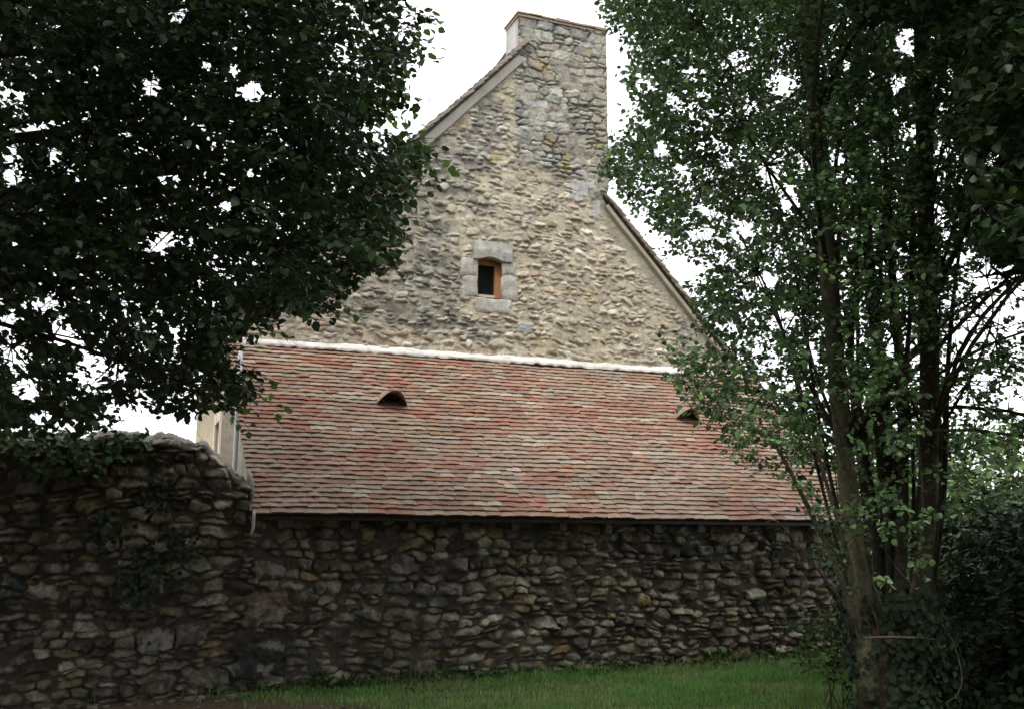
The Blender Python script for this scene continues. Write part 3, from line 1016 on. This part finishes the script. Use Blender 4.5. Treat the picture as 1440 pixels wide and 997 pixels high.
def limb(b, p0, p1, r0, r1, sides=7, bend=0.15, col=(.10, .085, .065), n=7, sagz=0.0):
    p0, p1 = np.array(p0, float), np.array(p1, float)
    t = np.linspace(0, 1, n)
    ln_ = np.linalg.norm(p1 - p0)
    off = rng.normal(0, bend * ln_ * 0.3, 3)
    pts = p0 + (p1 - p0) * t[:, None] + off * np.sin(np.pi * t)[:, None]
    pts[:, 2] += sagz * ln_ * np.sin(np.pi * t)
    b.tube(pts, r0 + (r1 - r0) * t, sides, col, 0.03)
    return pts

def sample_box(n, lo, hi):
    return rng.uniform(np.array(lo), np.array(hi), (n, 3))

# ---- big dark lime tree on the left; its trunk stands just outside the view
LPOLY = [(-400, -400), (560, -400), (583, -60), (586, 0), (608, 22), (604, 62), (572, 92), (560, 100), (552, 140), (536, 168), (508, 180), (512, 198),
         (560, 196), (612, 200), (600, 225), (566, 262), (552, 292), (548, 330), (558, 372), (522, 376), (498, 378), (480, 418), (446, 446), (424, 436), (384, 444),
         (352, 458), (322, 474), (316, 505), (350, 535), (372, 546), (350, 562), (338, 590), (312, 572), (284, 582), (256, 596), (234, 582), (216, 562), (190, 556),
         (168, 574), (140, 590), (96, 606), (40, 606), (0, 616), (-400, 640)]
LHOLES = [(250, 22, 14, 12), (257, 10, 8, 8), (213, 120, 12, 16), (350, 130, 18, 11), (46, 185, 26, 9), (76, 222, 10, 9), (14, 212, 11, 16), (18, 252, 14, 11), (226, 343, 20, 17), (235, 250, 16, 8),
          (292, 95, 9, 6), (62, 430, 26, 10), (80, 470, 20, 16), (128, 522, 24, 24), (160, 520, 20, 15), (20, 500, 20, 22), (8, 460, 12, 14), (40, 545, 20, 14), (245, 468, 8, 8), (330, 100, 7, 12),
          (70, 180, 8, 10), (285, 180, 9, 6), (120, 165, 11, 8), (145, 310, 10, 10), (20, 350, 9, 8), (105, 480, 12, 10), (165, 575, 14, 10), (60, 585, 16, 10), (318, 290, 9, 7), (350, 245, 8, 5)]
def hole_reject(P, holes, keep=0.06):
    px, py = project(P)
    rej = np.zeros(len(P), bool)
    n1 = (vnoise3(P, 4.0, 5) - 0.5) * 1.6 + (vnoise3(P, 11.0, 15) - 0.5) * 1.2
    for (hx, hy, rx, ry) in holes:
        d = ((px - hx) / (rx * 1.15)) ** 2 + ((py - hy) / (ry * 1.15)) ** 2
        rej |= (d + n1 < 1)
    return rej & (rng.random(len(P)) > keep)

def edge_noise(P, amp=58):
    # ragged outline: whole sprays stand out or fall back
    a = (vnoise3(P, 3.2, 1.7) - .5) * amp + (vnoise3(P, 9.0, 8.1) - .5) * amp * .55
    c = (vnoise3(P, 3.2, 31.7) - .5) * amp + (vnoise3(P, 9.0, 28.1) - .5) * amp * .55
    return a, c

def left_reject(P):
    px, py = project(P)
    frame_ = (px > -60) & (py > -60)
    ex, ey = edge_noise(P)
    out = frame_ & ~inpoly(px + ex, py + ey, LPOLY)
    return out | hole_reject(P, LHOLES)

def pick(n, lo, hi, poly, ell, dens, clump, seed_off, ymin=0, thr=.36):
    out = []
    tot = 0
    while tot < n:
        P = sample_box(20000, lo, hi)
        px, py = project(P)
        vis = (px > -60) & (px < 1500) & (py > -60) & (py < 1060) & (P[:, 1] > 0.5)
        c, r = ell
        e = (((P - np.array(c)) / np.array(r)) ** 2).sum(1) < 1
        ok = np.where(vis, inpoly(px, py, poly) & (P[:, 1] > ymin), e)
        ok &= rng.random(len(P)) < dens(px, py, vis)
        ok &= (vnoise3(P, clump, seed_off) + rng.normal(0, .10, len(P))) > thr
        out.append(P[ok])
        tot += ok.sum()
    return np.concatenate(out)[:n]

def ldens(px, py, vis):
    d = np.where(vis, 1.0, 0.3)
    d = np.where(vis & (px < 215) & (py > 410), 0.85, d)
    d = np.where(vis & (px > 540), 0.8, d)
    return d

lime_base = np.array([-6.3, 7.4, float(ground_z(-6.3, 7.4))])
lime = thing('lime_tree', lime_base, 'dense dark broad-leaved tree overhanging the garden wall and the left of the roof', 'tree')
bb = MB()
trunk_top = lime_base + np.array([0.5, 0.2, 6.5])
tp = limb(bb, lime_base - [0, 0, .2], trunk_top, 0.34, 0.16, 12, 0.05, n=12)
tp2 = limb(bb, trunk_top, trunk_top + np.array([.6, .2, 4.0]), 0.16, 0.04, 8, 0.1)
bb.build('trunk', M_BARK, lime)
LB = pick(9800, (-9.5, 2.0, 2.3), (0.6, 9.7, 12.5), LPOLY, ((-4.2, 6.0, 6.6), (5.0, 4.2, 4.6)), ldens, 0.9, 3, ymin=5.8)
def outward(center, up=0.0, rnd=0.6):
    c = np.array(center, float)
    def fn(P):
        d = P - c
        d[:, 2] = d[:, 2] * 0.25 + up
        return norm(d) + rng.normal(0, rnd, P.shape) * np.array([1, 1, 0.6])
    return fn
bl, bt = foliage(LB, outward((-6, 7.5, 5), -0.05, .7), 0.5, 18, 0.067, lambda n: leaf_cols(n, (.032, .064, .023), .3, .08), left_reject, 0.3)
# thin leafy ends reaching out of the crown, as over the roof edge and the gable
ends = np.array([at(*a) for a in [(560, 205, 8), (575, 235, 8.2), (545, 160, 8), (556, 80, 7.8), (575, 40, 7.8), (520, 350, 8.3), (560, 60, 8), (572, 20, 8.1), (540, 120, 8.1), (520, 165, 8.2), (500, 150, 8), (530, 190, 8.2), (550, 180, 8.3), (545, 215, 8), (560, 250, 8.1), (530, 280, 8), (535, 310, 8.2), (520, 320, 8.4), (480, 200, 7.6), (500, 240, 7.8), (470, 160, 7.7), (510, 110, 7.7), (500, 290, 7.8), (525, 255, 7.9), (470, 370, 8.2), (440, 410, 8.3), (545, 100, 7.9), (490, 130, 7.8), (330, 520, 8.6), (345, 545, 8.6), (360, 462, 8.8), (300, 560, 8.5), (540, 260, 8.3), (500, 340, 8.2), (565, 190, 8.4), (575, 215, 8.4)]])
b2, b2t = foliage(ends, lambda P: np.tile(np.array([1, .1, .02]), (len(P), 1)) + rng.normal(0, .3, P.shape), 0.36, 9, 0.085, lambda n: leaf_cols(n, (.075, .140, .038), .25, .3), None, 0.2)  # paler leaf colour stands in for light coming through the fringe
bl.v += b2.v; bl.c += b2.c; bl.q += [q + bl.n for q in b2.q]; bl.n += b2.n
bt.v += b2t.v; bt.c += b2t.c; bt.q += [q + bt.n for q in b2t.q]; bt.t += [q + bt.n for q in b2t.t]; bt.n += b2t.n
bl.build('crown', M_LEAF, lime, smooth=True)
# limbs from trunk to the crown, twigs joined to them
def branch_net(bt, bases, tp, nlimb, r0, seed=1, hide=None):
    r = np.random.default_rng(seed)
    ends_ = bases[r.choice(len(bases), nlimb, replace=False)]
    allp = []
    for e in ends_:
        k = np.clip(int((e[2] * 0.7 - tp[0][2]) / (tp[-1][2] - tp[0][2]) * len(tp)), int(len(tp) * .35), len(tp) - 1)
        pts = limb(bt, tp[k], e, r0 * r.uniform(.35, 1), 0.006, 6, 0.18, n=8, sagz=0.06)
        allp.append(pts[2:])
    A = np.concatenate(allp)
    for c0 in range(0, len(bases), 500):
        p = bases[c0:c0 + 500]
        d = ((A[None] - p[:, None]) ** 2).sum(-1)
        a = A[d.argmin(1)]
        k = d.min(1) < 0.10
        v = (p - a)[k]
        twigs(bt, a[k], norm(v), np.linalg.norm(v, axis=1), 0.0, 0.008)
branch_net(bt, LB, np.concatenate([tp, tp2]), 60, 0.06, 5)
bt.build('branches', M_BARK, lime)

# ---- poplar clump on the right: several stems from one ivy-clad stump
PY = 8.9
RPOLY = [(862, -400), (856, -60), (848, 14), (862, 48), (892, 62), (905, 84), (878, 112), (876, 140), (900, 160), (886, 196), (858, 190), (852, 235), (860, 274), (886, 292), (912, 300), (922, 342),
         (955, 356), (990, 376), (1006, 392), (984, 410), (976, 430), (990, 455), (1008, 492), (1000, 516), (955, 470), (918, 478), (938, 496), (948, 516), (942, 540), (962, 560), (978, 586), (956, 594), (976, 616), (1012, 606),
         (1028, 634), (1058, 666), (1090, 660), (1120, 690), (1146, 740), (1170, 800), (1190, 870), (1330, 870), (1352, 700), (1380, 640), (1500, 640), (1700, 500), (1700, -400)]
RHOLES = [(1098, 120, 16, 18), (1085, 245, 16, 22), (1190, 90, 7, 6), (1110, 280, 12, 18), (1228, 30, 10, 12), (1275, 60, 14, 22), (1262, 120, 12, 14), (1052, 150, 10, 12), (1040, 85, 14, 14), (960, 240, 8, 6), (985, 330, 18, 10), (1395, 225, 14, 10),
          (1178, 225, 13, 9), (1190, 248, 14, 10), (1262, 390, 10, 8), (1252, 480, 10, 22), (1276, 470, 6, 30), (1200, 480, 6, 30), (1145, 500, 8, 24), (1420, 395, 45, 28), (1400, 450, 42, 34), (1360, 470, 22, 26), (1330, 330, 8, 8), (1100, 452, 16, 14), (1310, 250, 10, 8), (1315, 300, 12, 12),
          (1425, 560, 24, 22), (1380, 540, 14, 12), (1350, 560, 14, 16), (1340, 510, 8, 12), (1400, 600, 16, 10), (1212, 460, 5, 24), (1236, 600, 6, 14), (1075, 395, 14, 10), (1000, 300, 8, 8), (930, 210, 8, 12), (945, 140, 8, 10), (1020, 230, 12, 10), (1050, 320, 10, 10)]
STEMPX = [[(1214, 860), (1194, 700), (1180, 560), (1166, 400), (1152, 200), (1132, 20), (1122, -160)], [(1290, 870), (1306, 700), (1308, 560), (1304, 400), (1300, 200), (1296, 20), (1292, -160)]]
def clear_stems(P):
    # hardly any twigs grow on the near side of the two main stems
    px, py = project(P)
    r = np.zeros(len(P), bool)
    for st in STEMPX:
        a = np.array(st[::-1], float)
        r |= (np.abs(px - np.interp(py, a[:, 1], a[:, 0])) < 30) & (P[:, 1] < 8.95) & (vnoise3(P, 1.7, 6) < .5)
    return ~r
def rdens(px, py, vis):
    d = np.where(vis, 1.0, 0.3)
    d = np.where(vis & (px < 1110), 0.66, d)
    d = np.where(vis & (px < 950), 0.5, d)
    d = np.where(vis & (px < 1120) & (py > 460), 0.42, d)
    d = np.where(vis & (px > 1330) & (py > 350), 0.42, d)
    d = np.where(vis & (py > 640), 0.26, d)
    return d
def right_reject(P):
    px, py = project(P)
    frame_ = (px > -60) & (px < 1500) & (py > -60) & (py < 1060)
    return (frame_ & ~inpoly(px + edge_noise(P)[0], py + edge_noise(P)[1], RPOLY)) | hole_reject(P, RHOLES, 0.08)
pb = at(1268, 985, PY)
pb[2] = float(ground_z(pb[0], pb[1]))
poplar = thing('poplar_tree', pb, 'many-stemmed leafy tree rising from an ivy-covered stump at the right of the grass', 'tree')
RB = pick(12500, (0.3, 5.0, 1.0), (6.5, 10.6, 12.5), RPOLY, ((3.6, 8.0, 6.2), (3.4, 3.0, 5.2)), rdens, 1.5, 9, ymin=7.3, thr=.38)
RB = RB[clear_stems(RB)]
bl, bt = foliage(RB, lambda P: norm((P - np.array([3.4, 8.9, 0])) * np.array([1, 1, 0])) * .8 + np.array([0, 0, .55]) + rng.normal(0, .5, P.shape), 0.42, 16, 0.054,
                 lambda n: leaf_cols(n, (.095, .178, .070), .34, .08), right_reject, 0.12, hang=0.45, flat=0.7)
bl.build('crown', M_POPLAR, poplar)
stems = []
def stem(pxs, Y0, Y1, r0, r1, col=(.13, .12, .085), name='trunk', sides=10, rough=.03, sub_=4):
    b = MB()
    n = len(pxs)
    pts = np.array([at(px, py, Y0 + (Y1 - Y0) * i / (n - 1)) for i, (px, py) in enumerate(pxs)])
    # smooth the path
    tt = np.linspace(0, n - 1, (n - 1) * sub_ + 1)
    P = np.stack([np.interp(tt, np.arange(n), pts[:, k]) for k in range(3)], 1)
    if len(P) > 5:
        for _ in range(3):
            P[1:-1] = 0.25 * P[:-2] + 0.5 * P[1:-1] + 0.25 * P[2:]
    rr = np.linspace(r0, r1, len(P)) * (1 + .06 * np.sin(np.arange(len(P)) * 1.7))
    b.tube(P, rr, sides, col, rough)
    b.build(name, M_BARK, poplar)
    stems.append(P)
stem([(1226, 985), (1214, 860), (1194, 700), (1180, 560), (1166, 400), (1152, 200), (1132, 20), (1122, -160)], 8.75, 8.9, 0.088, .068, (.21, .20, .125))  # light on this stem is put into its paler, greener bark colour
stem([(1300, 985), (1290, 870), (1306, 700), (1308, 560), (1304, 400), (1300, 200), (1296, 20), (1292, -160)], 9.1, 9.1, .098, .068, (.12, .108, .08))
stem([(1255, 940), (1245, 800), (1250, 650), (1236, 500), (1222, 380), (1215, 200)], 9.3, 9.5, .075, .045, (.075, .068, .055))
stem([(1262, 930), (1268, 760), (1272, 600), (1258, 430), (1246, 250)], 9.0, 9.4, .06, .03, (.085, .075, .06))
stem([(1182, 560), (1176, 440), (1168, 320), (1150, 230), (1146, 100), (1152, 0)], 8.75, 8.8, .045, .03, (.12, .11, .08))
for pxs, r0 in [([(1228, 900), (1222, 780), (1214, 650), (1206, 520), (1206, 380)], .028), ([(1262, 900), (1258, 780), (1262, 640), (1276, 500), (1284, 380), (1282, 200)], .034),
                ([(1248, 900), (1252, 780), (1236, 660), (1226, 520), (1240, 380), (1250, 100)], .03), ([(1280, 880), (1286, 740), (1284, 620), (1270, 520), (1256, 420)], .022), ([(1215, 880), (1188, 760), (1160, 640), (1140, 520), (1120, 380), (1080, 240)], .022),
                ([(1210, 880), (1180, 780), (1150, 660), (1120, 540), (1096, 440), (1040, 330)], .018), ([(1296, 880), (1318, 760), (1324, 640), (1318, 520), (1322, 420)], .02), ([(1225, 880), (1216, 700), (1196, 560), (1200, 430), (1212, 300), (1208, 120)], .026)]:
    stem(pxs, 9.0 + rng.uniform(-.2, .3), 9.3 + rng.uniform(-.3, .4), r0, r0 * .55, (.095, .086, .064), 'sucker', 6, .02, 4)
stem([(1240, 900), (1232, 740), (1204, 560), (1190, 440)], 9.2, 9.5, .05, .025, (.075, .068, .055))
stem([(1305, 860), (1328, 700), (1330, 560), (1338, 440), (1352, 330)], 9.2, 9.4, .035, .015, (.075, .068, .055))
for pxs, r0 in [([(1204, 880), (1178, 800), (1140, 720), (1108, 655), (1075, 600)], .026), ([(1210, 890), (1196, 790), (1168, 700), (1140, 600), (1118, 520)], .022),
                ([(1204, 870), (1150, 800), (1112, 752), (1090, 728), (1076, 735)], .010), ([(1254, 895), (1240, 850), (1212, 780), (1190, 730)], .014), ([(1240, 895), (1224, 845), (1206, 800)], .012),
                ([(1270, 885), (1284, 820), (1296, 760), (1298, 690), (1290, 600)], .016), ([(1284, 825), (1262, 800), (1248, 780)], .007), ([(1192, 800), (1170, 770), (1146, 735), (1140, 690)], .008),
                ([(1188, 660), (1180, 600), (1168, 565), (1164, 540)], .011), ([(1166, 560), (1178, 590), (1190, 630), (1196, 660)], .010), ([(1160, 700), (1152, 640), (1148, 590)], .007),
                ([(1180, 720), (1172, 640), (1174, 580)], .006)]:
    stem(pxs, 8.62, 8.55, r0, r0 * .5, (.17, .15, .11), 'sucker', 6, .02, 4)
stem([(1308, 860), (1336, 890), (1350, 930), (1354, 960), (1346, 978), (1330, 988)], 8.5, 8.4, .009, .005, (.13, .11, .08), 'dead_shoot', 5)
branch_net(bt, RB, np.concatenate([stems[0]]), 26, 0.035, 7)
branch_net(bt, RB[RB[:, 0] > 3.2], np.concatenate([stems[1]]), 14, 0.03, 8)
bt.build('branches', M_BARK, poplar)
# stump: broad knotted base
b = MB()
sp = np.array([[pb[0], pb[1], pb[2] - .15], [pb[0], pb[1], pb[2] + .1], [pb[0] - .01, pb[1], pb[2] + .45], [pb[0] - .02, pb[1], pb[2] + .75], [pb[0] - .02, pb[1], pb[2] + .92], [pb[0] - .02, pb[1], pb[2] + .98]])
b.tube(sp, [.40, .35, .32, .35, .30, .12], 22, (.10, .075, .05), .07)
b.build('stump', M_BARK, poplar)

# ivy wrapped round the stump
def ivy(name, label, P, nrm_, size, base, loc, cat='ivy', group=None):
    b = MB()
    D = norm(np.cross(nrm_, rng.normal(0, 1, P.shape)) + np.array([0, 0, -.6]))
    leaves(b, P, D, nrm_ + rng.normal(0, .35, P.shape), size * rng.uniform(.6, 1.2, len(P)), leaf_cols(len(P), base, .3, .04), 1.15)
    o = b.build(name, M_LEAF_DULL, None, loc=loc)
    return tag(o, label, cat, group)
n = 4200
ang = rng.uniform(0, 2 * np.pi, n)
hz = rng.uniform(0, 1.08, n) ** 0.9
rad = .385 + .05 * np.sin(ang * 3 + hz * 7) + rng.uniform(0, .10, n)
keepm = ~((np.cos(ang) < -.45) & (rng.random(n) < .75))
P = np.stack([pb[0] - .01 + rad * np.cos(ang), pb[1] + rad * np.sin(ang), pb[2] + hz], 1)[keepm]
NN = np.stack([np.cos(ang), np.sin(ang), np.full(n, .3)], 1)[keepm]
ivy('ivy', 'dark ivy clothing the stump of the many-stemmed tree', P, NN, .058, (.028, .046, .024), pb)
# stick caught across the stump
b = MB()
b.tube(np.array([at(1215, 896, 8.42), at(1250, 895, 8.40), at(1300, 896, 8.42), at(1338, 902, 8.5)]), [.008, .010, .009, .005], 6, (.24, .21, .16))
tag(b.build('dead_stick', M_BARK, None, loc=at(1250, 895, 8.4)), 'pale dead stick lying across the top of the ivy-covered stump', 'stick')

# ---- neighbour tree hanging in from the right, trunk outside the view
OPOLY = [(1210, -400), (1190, 20), (1215, 40), (1250, 30), (1300, 48), (1335, 60), (1345, 120), (1350, 190), (1362, 260), (1372, 330), (1400, 370), (1440, 380), (1500, 390), (1800, 420), (1800, -400)]
nb_base = np.array([6.6, 7.6, float(ground_z(6.6, 7.6))])
over = thing('broadleaf_tree', nb_base, 'dark tree reaching into the upper right corner over the leafy clump', 'tree')
OB = pick(4500, (2.2, 6.2, 3.4), (10.5, 9.0, 11.5), OPOLY, ((6.3, 7.5, 7.2), (4.2, 2.2, 4.8)), lambda px, py, v: np.where(v, np.where(px < 1335, .35, 1.0), .4), 0.9, 21)
def over_reject(P):
    px, py = project(P)
    frame_ = (px < 1500) & (py > -60)
    return (frame_ & ~inpoly(px, py, OPOLY)) | hole_reject(P, [(1395, 225, 14, 10), (1420, 120, 8, 8), (1380, 300, 12, 8), (1425, 330, 12, 10)])
bl, bt = foliage(OB, outward((6.5, 7.5, 6), -.1, .6), 0.5, 14, 0.085, lambda n: leaf_cols(n, (.028, .056, .018), .25, .05), over_reject, .3)
bl.build('crown', M_LEAF, over)
bb = MB()
tpo = limb(bb, nb_base - [0, 0, .2], nb_base + np.array([-.2, .1, 8]), .28, .1, 12, .05, n=12)
bb.build('trunk', M_BARK, over)
branch_net(bt, OB[project(OB)[0] > 1345], tpo, 16, .06, 9)
for pxs in ([(1500, 392), (1440, 384), (1400, 386), (1366, 392)], [(1500, 372), (1440, 378), (1410, 384)]):
    bt.tube(np.array([at(a, c, 8.2) for a, c in pxs]), [.022, .018, .012, .006][:len(pxs)], 6, (.06, .05, .04))
bt.build('branches', M_BARK, over)

# ---- undergrowth and trees behind, lower right
def bush(name, label, c, r, n, size, base, group=None, cat='bush', twig=True):
    c, r = np.array(c, float), np.array(r, float)
    gz = float(ground_z(c[0], c[1]))
    root = thing(name, (c[0], c[1], gz), label, cat, group)
    P = rng.normal(0, 1, (n, 3))
    P = norm(P) * (rng.random((n, 1)) ** .4)
    P = c + P * r * (1 + .35 * (vnoise3(P * 3, 1.0, c[0]) - .5))[:, None]
    P = P[(vnoise3(P, 1.6, 4) + rng.normal(0, .1, len(P)) > .38) & (P[:, 2] > gz + .02)]
    bl, bt = foliage(P, outward((c[0], c[1], c[2] - r[2] * .4), .15, .6), size * 6, 11, size, lambda k: leaf_cols(k, base, .28, .08), None, .25, size * .04)
    bl.build('foliage', M_LEAF_DULL, root)
    for k in range(5):
        limb(bt, (c[0] + rng.normal(0, .1), c[1] + rng.normal(0, .1), gz - .05), c + rng.normal(0, .35, 3) * r, .024 * max(r), .007 * max(r), 6, .15)
    bt.build('stems', M_BARK, root)
    return root
bush('bush', 'dark bush filling the lower right corner beside the ivy stump', (5.0, 9.4, .9), (1.05, 1.0, 1.1), 1300, .085, (.025, .045, .02), 'undergrowth bushes at the right edge')
bush('bush', 'shaded tall bush behind the ivy stump, in front of the pale green tree', (5.85, 11.6, 1.15), (1.3, 1.1, 1.05), 1500, .08, (.035, .062, .026), 'undergrowth bushes at the right edge')
bush('bush', 'dark low bush between the lean-to corner and the stump', (4.7, 11.9, .95), (.8, .8, .95), 800, .07, (.028, .048, .022), 'undergrowth bushes at the right edge')
bush('leafy_tree', 'pale green bushy tree showing beyond the dark bushes at the right edge', (10.9, 22, 2.5), (2.6, 2.2, 1.75), 1800, .13, (.075, .125, .042), None, 'tree')
bush('leafy_tree', 'darker green tree behind the stems, right of the lean-to', (8.6, 24, 2.4), (2.2, 2.0, 1.9), 1500, .13, (.06, .11, .04), None, 'tree')
bush('bush', 'small light green shrub at the foot of the stump, beside the lean-to wall', (*at(1168, 880, 9.6)[:2], .75), (.22, .22, .32), 90, .05, (.07, .12, .035))

# ---- plants on the garden wall
n = 900
pp = []
while len(pp) < 300:
    px, py = rng.uniform(-30, 210), rng.uniform(612, 690)
    lim = 690 - abs(px - 90) * .35
    if py < lim and rng.random() < (1.1 - (py - 612) / 90):
        u, z = uz(px, py, -.22)
        pp.append(W(u, -.2 - rng.uniform(0, .16), z + .04))
pp = np.array(pp)
ivy('ivy', 'green creeper spilling over the top of the garden wall', pp, np.tile(-N + np.array([0, 0, .7]), (len(pp), 1)) + rng.normal(0, .3, pp.shape), .07, (.045, .085, .03), W(-4.6, -.2, 2.6))
pp = []
while len(pp) < 330:
    t = rng.random()
    px, py = np.array([(250, 770), (205, 800), (190, 840), (150, 740), (220, 690)])[rng.integers(5)] + rng.normal(0, 16, 2)
    u, z = uz(px, py, -.22)
    pp.append(W(u, -.21 - rng.uniform(0, .10), z))
pp = np.array(pp)
ivy('ivy', 'sparse dark ivy clinging to the middle of the garden wall face', pp, np.tile(-N + np.array([0, 0, .4]), (len(pp), 1)) + rng.normal(0, .3, pp.shape), .06, (.025, .042, .022), W(-4.2, -.2, 1.5))
b = MB()
b.tube(np.array([W(*[(lambda q: (q[0], -.34, q[1]))(uz(a, c, -.34))][0]) for a, c in ((74, 950), (100, 940), (125, 934), (150, 930))]), [.008, .009, .008, .005], 6, (.24, .13, .08))
tag(b.build('fallen_stick', M_BARK, None, loc=W(-5, -.34, .35)), 'thin reddish stick leaning low against the garden wall', 'stick')

# ---- tall trees behind the viewer that shade the yard
def shade_tree(x, y, h, r, label):
    z0 = float(ground_z(x, y))
    root = thing('yard_tree', (x, y, z0), label, 'tree', 'trees behind the viewer')
    bb = MB()
    tpz = limb(bb, (x, y, z0 - .2), (x + .2, y, z0 + h * .8), .3, .1, 10, .04, n=10)
    bb.build('trunk', M_BARK, root)
    n = 5200
    P = norm(rng.normal(0, 1, (n, 3))) * (rng.random((n, 1)) ** .4) * np.array([r, r, h * .42]) + np.array([x, y, z0 + h * .56])
    b = MB()
    leaves(b, P, rng.normal(0, 1, P.shape), rng.normal(0, 1, P.shape), rng.uniform(.35, .6, n), leaf_cols(n, (.04, .075, .025)))
    b.build('crown', M_LEAF_DULL, root)
SHADE = [(-8.5, -0.5, 9.5, 4.0), (-2.0, -3.5, 9.5, 4.0), (4.5, -3.5, 9.0, 4.0), (10.0, 1.0, 9.0, 4.0)]
for k, a in enumerate(SHADE):
    shade_tree(*a, 'tall shade tree standing on the open side of the yard facing the lean-to')

# ------------------------------------------------------------------ grass
n = 95000
gu_ = rng.uniform(-5.5, 6.0, n)
gs2 = -rng.uniform(0, 1, n) ** 0.8 * 3.6 + 0.02
X = Q0[0] + gu_ * U[0] + gs2 * N[0]
Y = Q0[1] + gu_ * U[1] + gs2 * N[1]
ee = earthy(gu_, gs2)
tuft = fbm2(X * 2.2 + 20, Y * 2.2 + 20, 4, 201)
k = rng.random(n) > ee * 0.97 + 0.1 * (tuft < .4)
X, Y, tuft, gs2, gu_ = X[k], Y[k], tuft[k], gs2[k], gu_[k]
n = len(X)
hgt = rng.uniform(.025, .065, n) * (0.3 + 1.7 * tuft) * (1 + 1.6 * sstep(-.35, -.02, gs2) * (rng.random(n) < .35))
a = rng.uniform(0, 2 * np.pi, n)
lean_ = rng.uniform(.1, .7, n) * hgt
Z = ground_z(X, Y) - .005
B = np.stack([X, Y, Z], 1)
wv = np.stack([np.cos(a), np.sin(a), np.zeros(n)], 1) * rng.uniform(.0022, .0045, n)[:, None]
lv = np.stack([-np.sin(a), np.cos(a), np.zeros(n)], 1)
m1 = B + lv * (lean_ * .35)[:, None] + np.array([0, 0, 1]) * (hgt * .6)[:, None]
tp_ = B + lv * lean_[:, None] + np.array([0, 0, 1]) * hgt[:, None]
V = np.stack([B - wv, B + wv, m1 + wv * .8, m1 - wv * .8, tp_], 1)
q = np.array([[0, 1, 2, 3]])[None] + (np.arange(n) * 5)[:, None, None]
t = np.array([[3, 2, 4]])[None] + (np.arange(n) * 5)[:, None, None]
dry = sstep(.5, .7, fbm2(X * 1.1 + 60, Y * 1.1 + 60, 3, 207))[:, None]
gc = np.array([.125, .255, .065]) * (1 - .5 * dry) + np.array([.27, .28, .12]) * .5 * dry
gc = gc * np.exp(rng.normal(0, .25, (n, 1))) * np.exp(rng.normal(0, .06, (n, 3)))
b = MB()
b.add(V.reshape(-1, 3), q.reshape(-1, 4), t.reshape(-1, 3), np.repeat(gc, 5, 0))
tag(b.build('grass', M_GRASS), 'short green grass below the lean-to wall', 'grass', kind='stuff')

n = 420
su = rng.uniform(-6.5, -1.2, n)
ss_ = -rng.uniform(0, 1, n) ** 1.6 * 1.7 - .1 - .14 * (su < -3.1)
b = MB()
for u, s_ in zip(su, ss_):
    p = W(u, s_, 0.0)
    if earthy(np.array([u]), np.array([s_]))[0] < .35:
        continue
    r0 = rng.uniform(.012, .05) * (1.0 if s_ > -.6 else .6)
    c = np.array([p[0], p[1], float(ground_z(p[0], p[1])) + r0 * .25])
    v = norm(np.array([(x, y, z) for x in (-1, 1) for y in (-1, 1) for z in (-1, 1)], float) + rng.normal(0, .35, (8, 3))) * r0 * np.array([1.3, 1, .7])
    v = v[[0, 4, 6, 2, 1, 5, 7, 3]] + c
    b.hexa(v, np.array([.19, .165, .125]) * rng.uniform(.5, 1.3))
tag(b.build('rubble', M_STONE, smooth=False), 'small loose stones on the bare soil along the garden wall', 'rubble', kind='stuff')
n = 420
wu_ = rng.uniform(-3.4, 5.4, n)
ws_ = -rng.exponential(.16, n) - .06
wx = W(wu_, ws_, 0.0)
wx[:, 2] = ground_z(wx[:, 0], wx[:, 1])
clump = fbm2(wu_ * 1.7 + 12, ws_ * 1.7 + 50, 3, 221)
k = clump > .45
wx, ck = wx[k], clump[k]
b = MB()
for _ in range(6):
    D = rng.normal(0, 1, wx.shape) * np.array([1, 1, .5]) + np.array([0, 0, .5])
    P = wx + np.array([0, 0, 1]) * (rng.uniform(.01, .16, len(wx)) * np.clip((ck - .42) * 4, .1, 1))[:, None] + rng.normal(0, .03, wx.shape) * np.array([1, 1, 0])
    leaves(b, P, D, np.tile([0, 0, 1.0], (len(P), 1)) + rng.normal(0, .4, P.shape), rng.uniform(.025, .06, len(P)), leaf_cols(len(P), (.04, .085, .025), .3, .1))
tag(b.build('weeds', M_LEAF_DULL), 'low leafy weeds along the foot of the lean-to wall', 'weeds', kind='stuff')
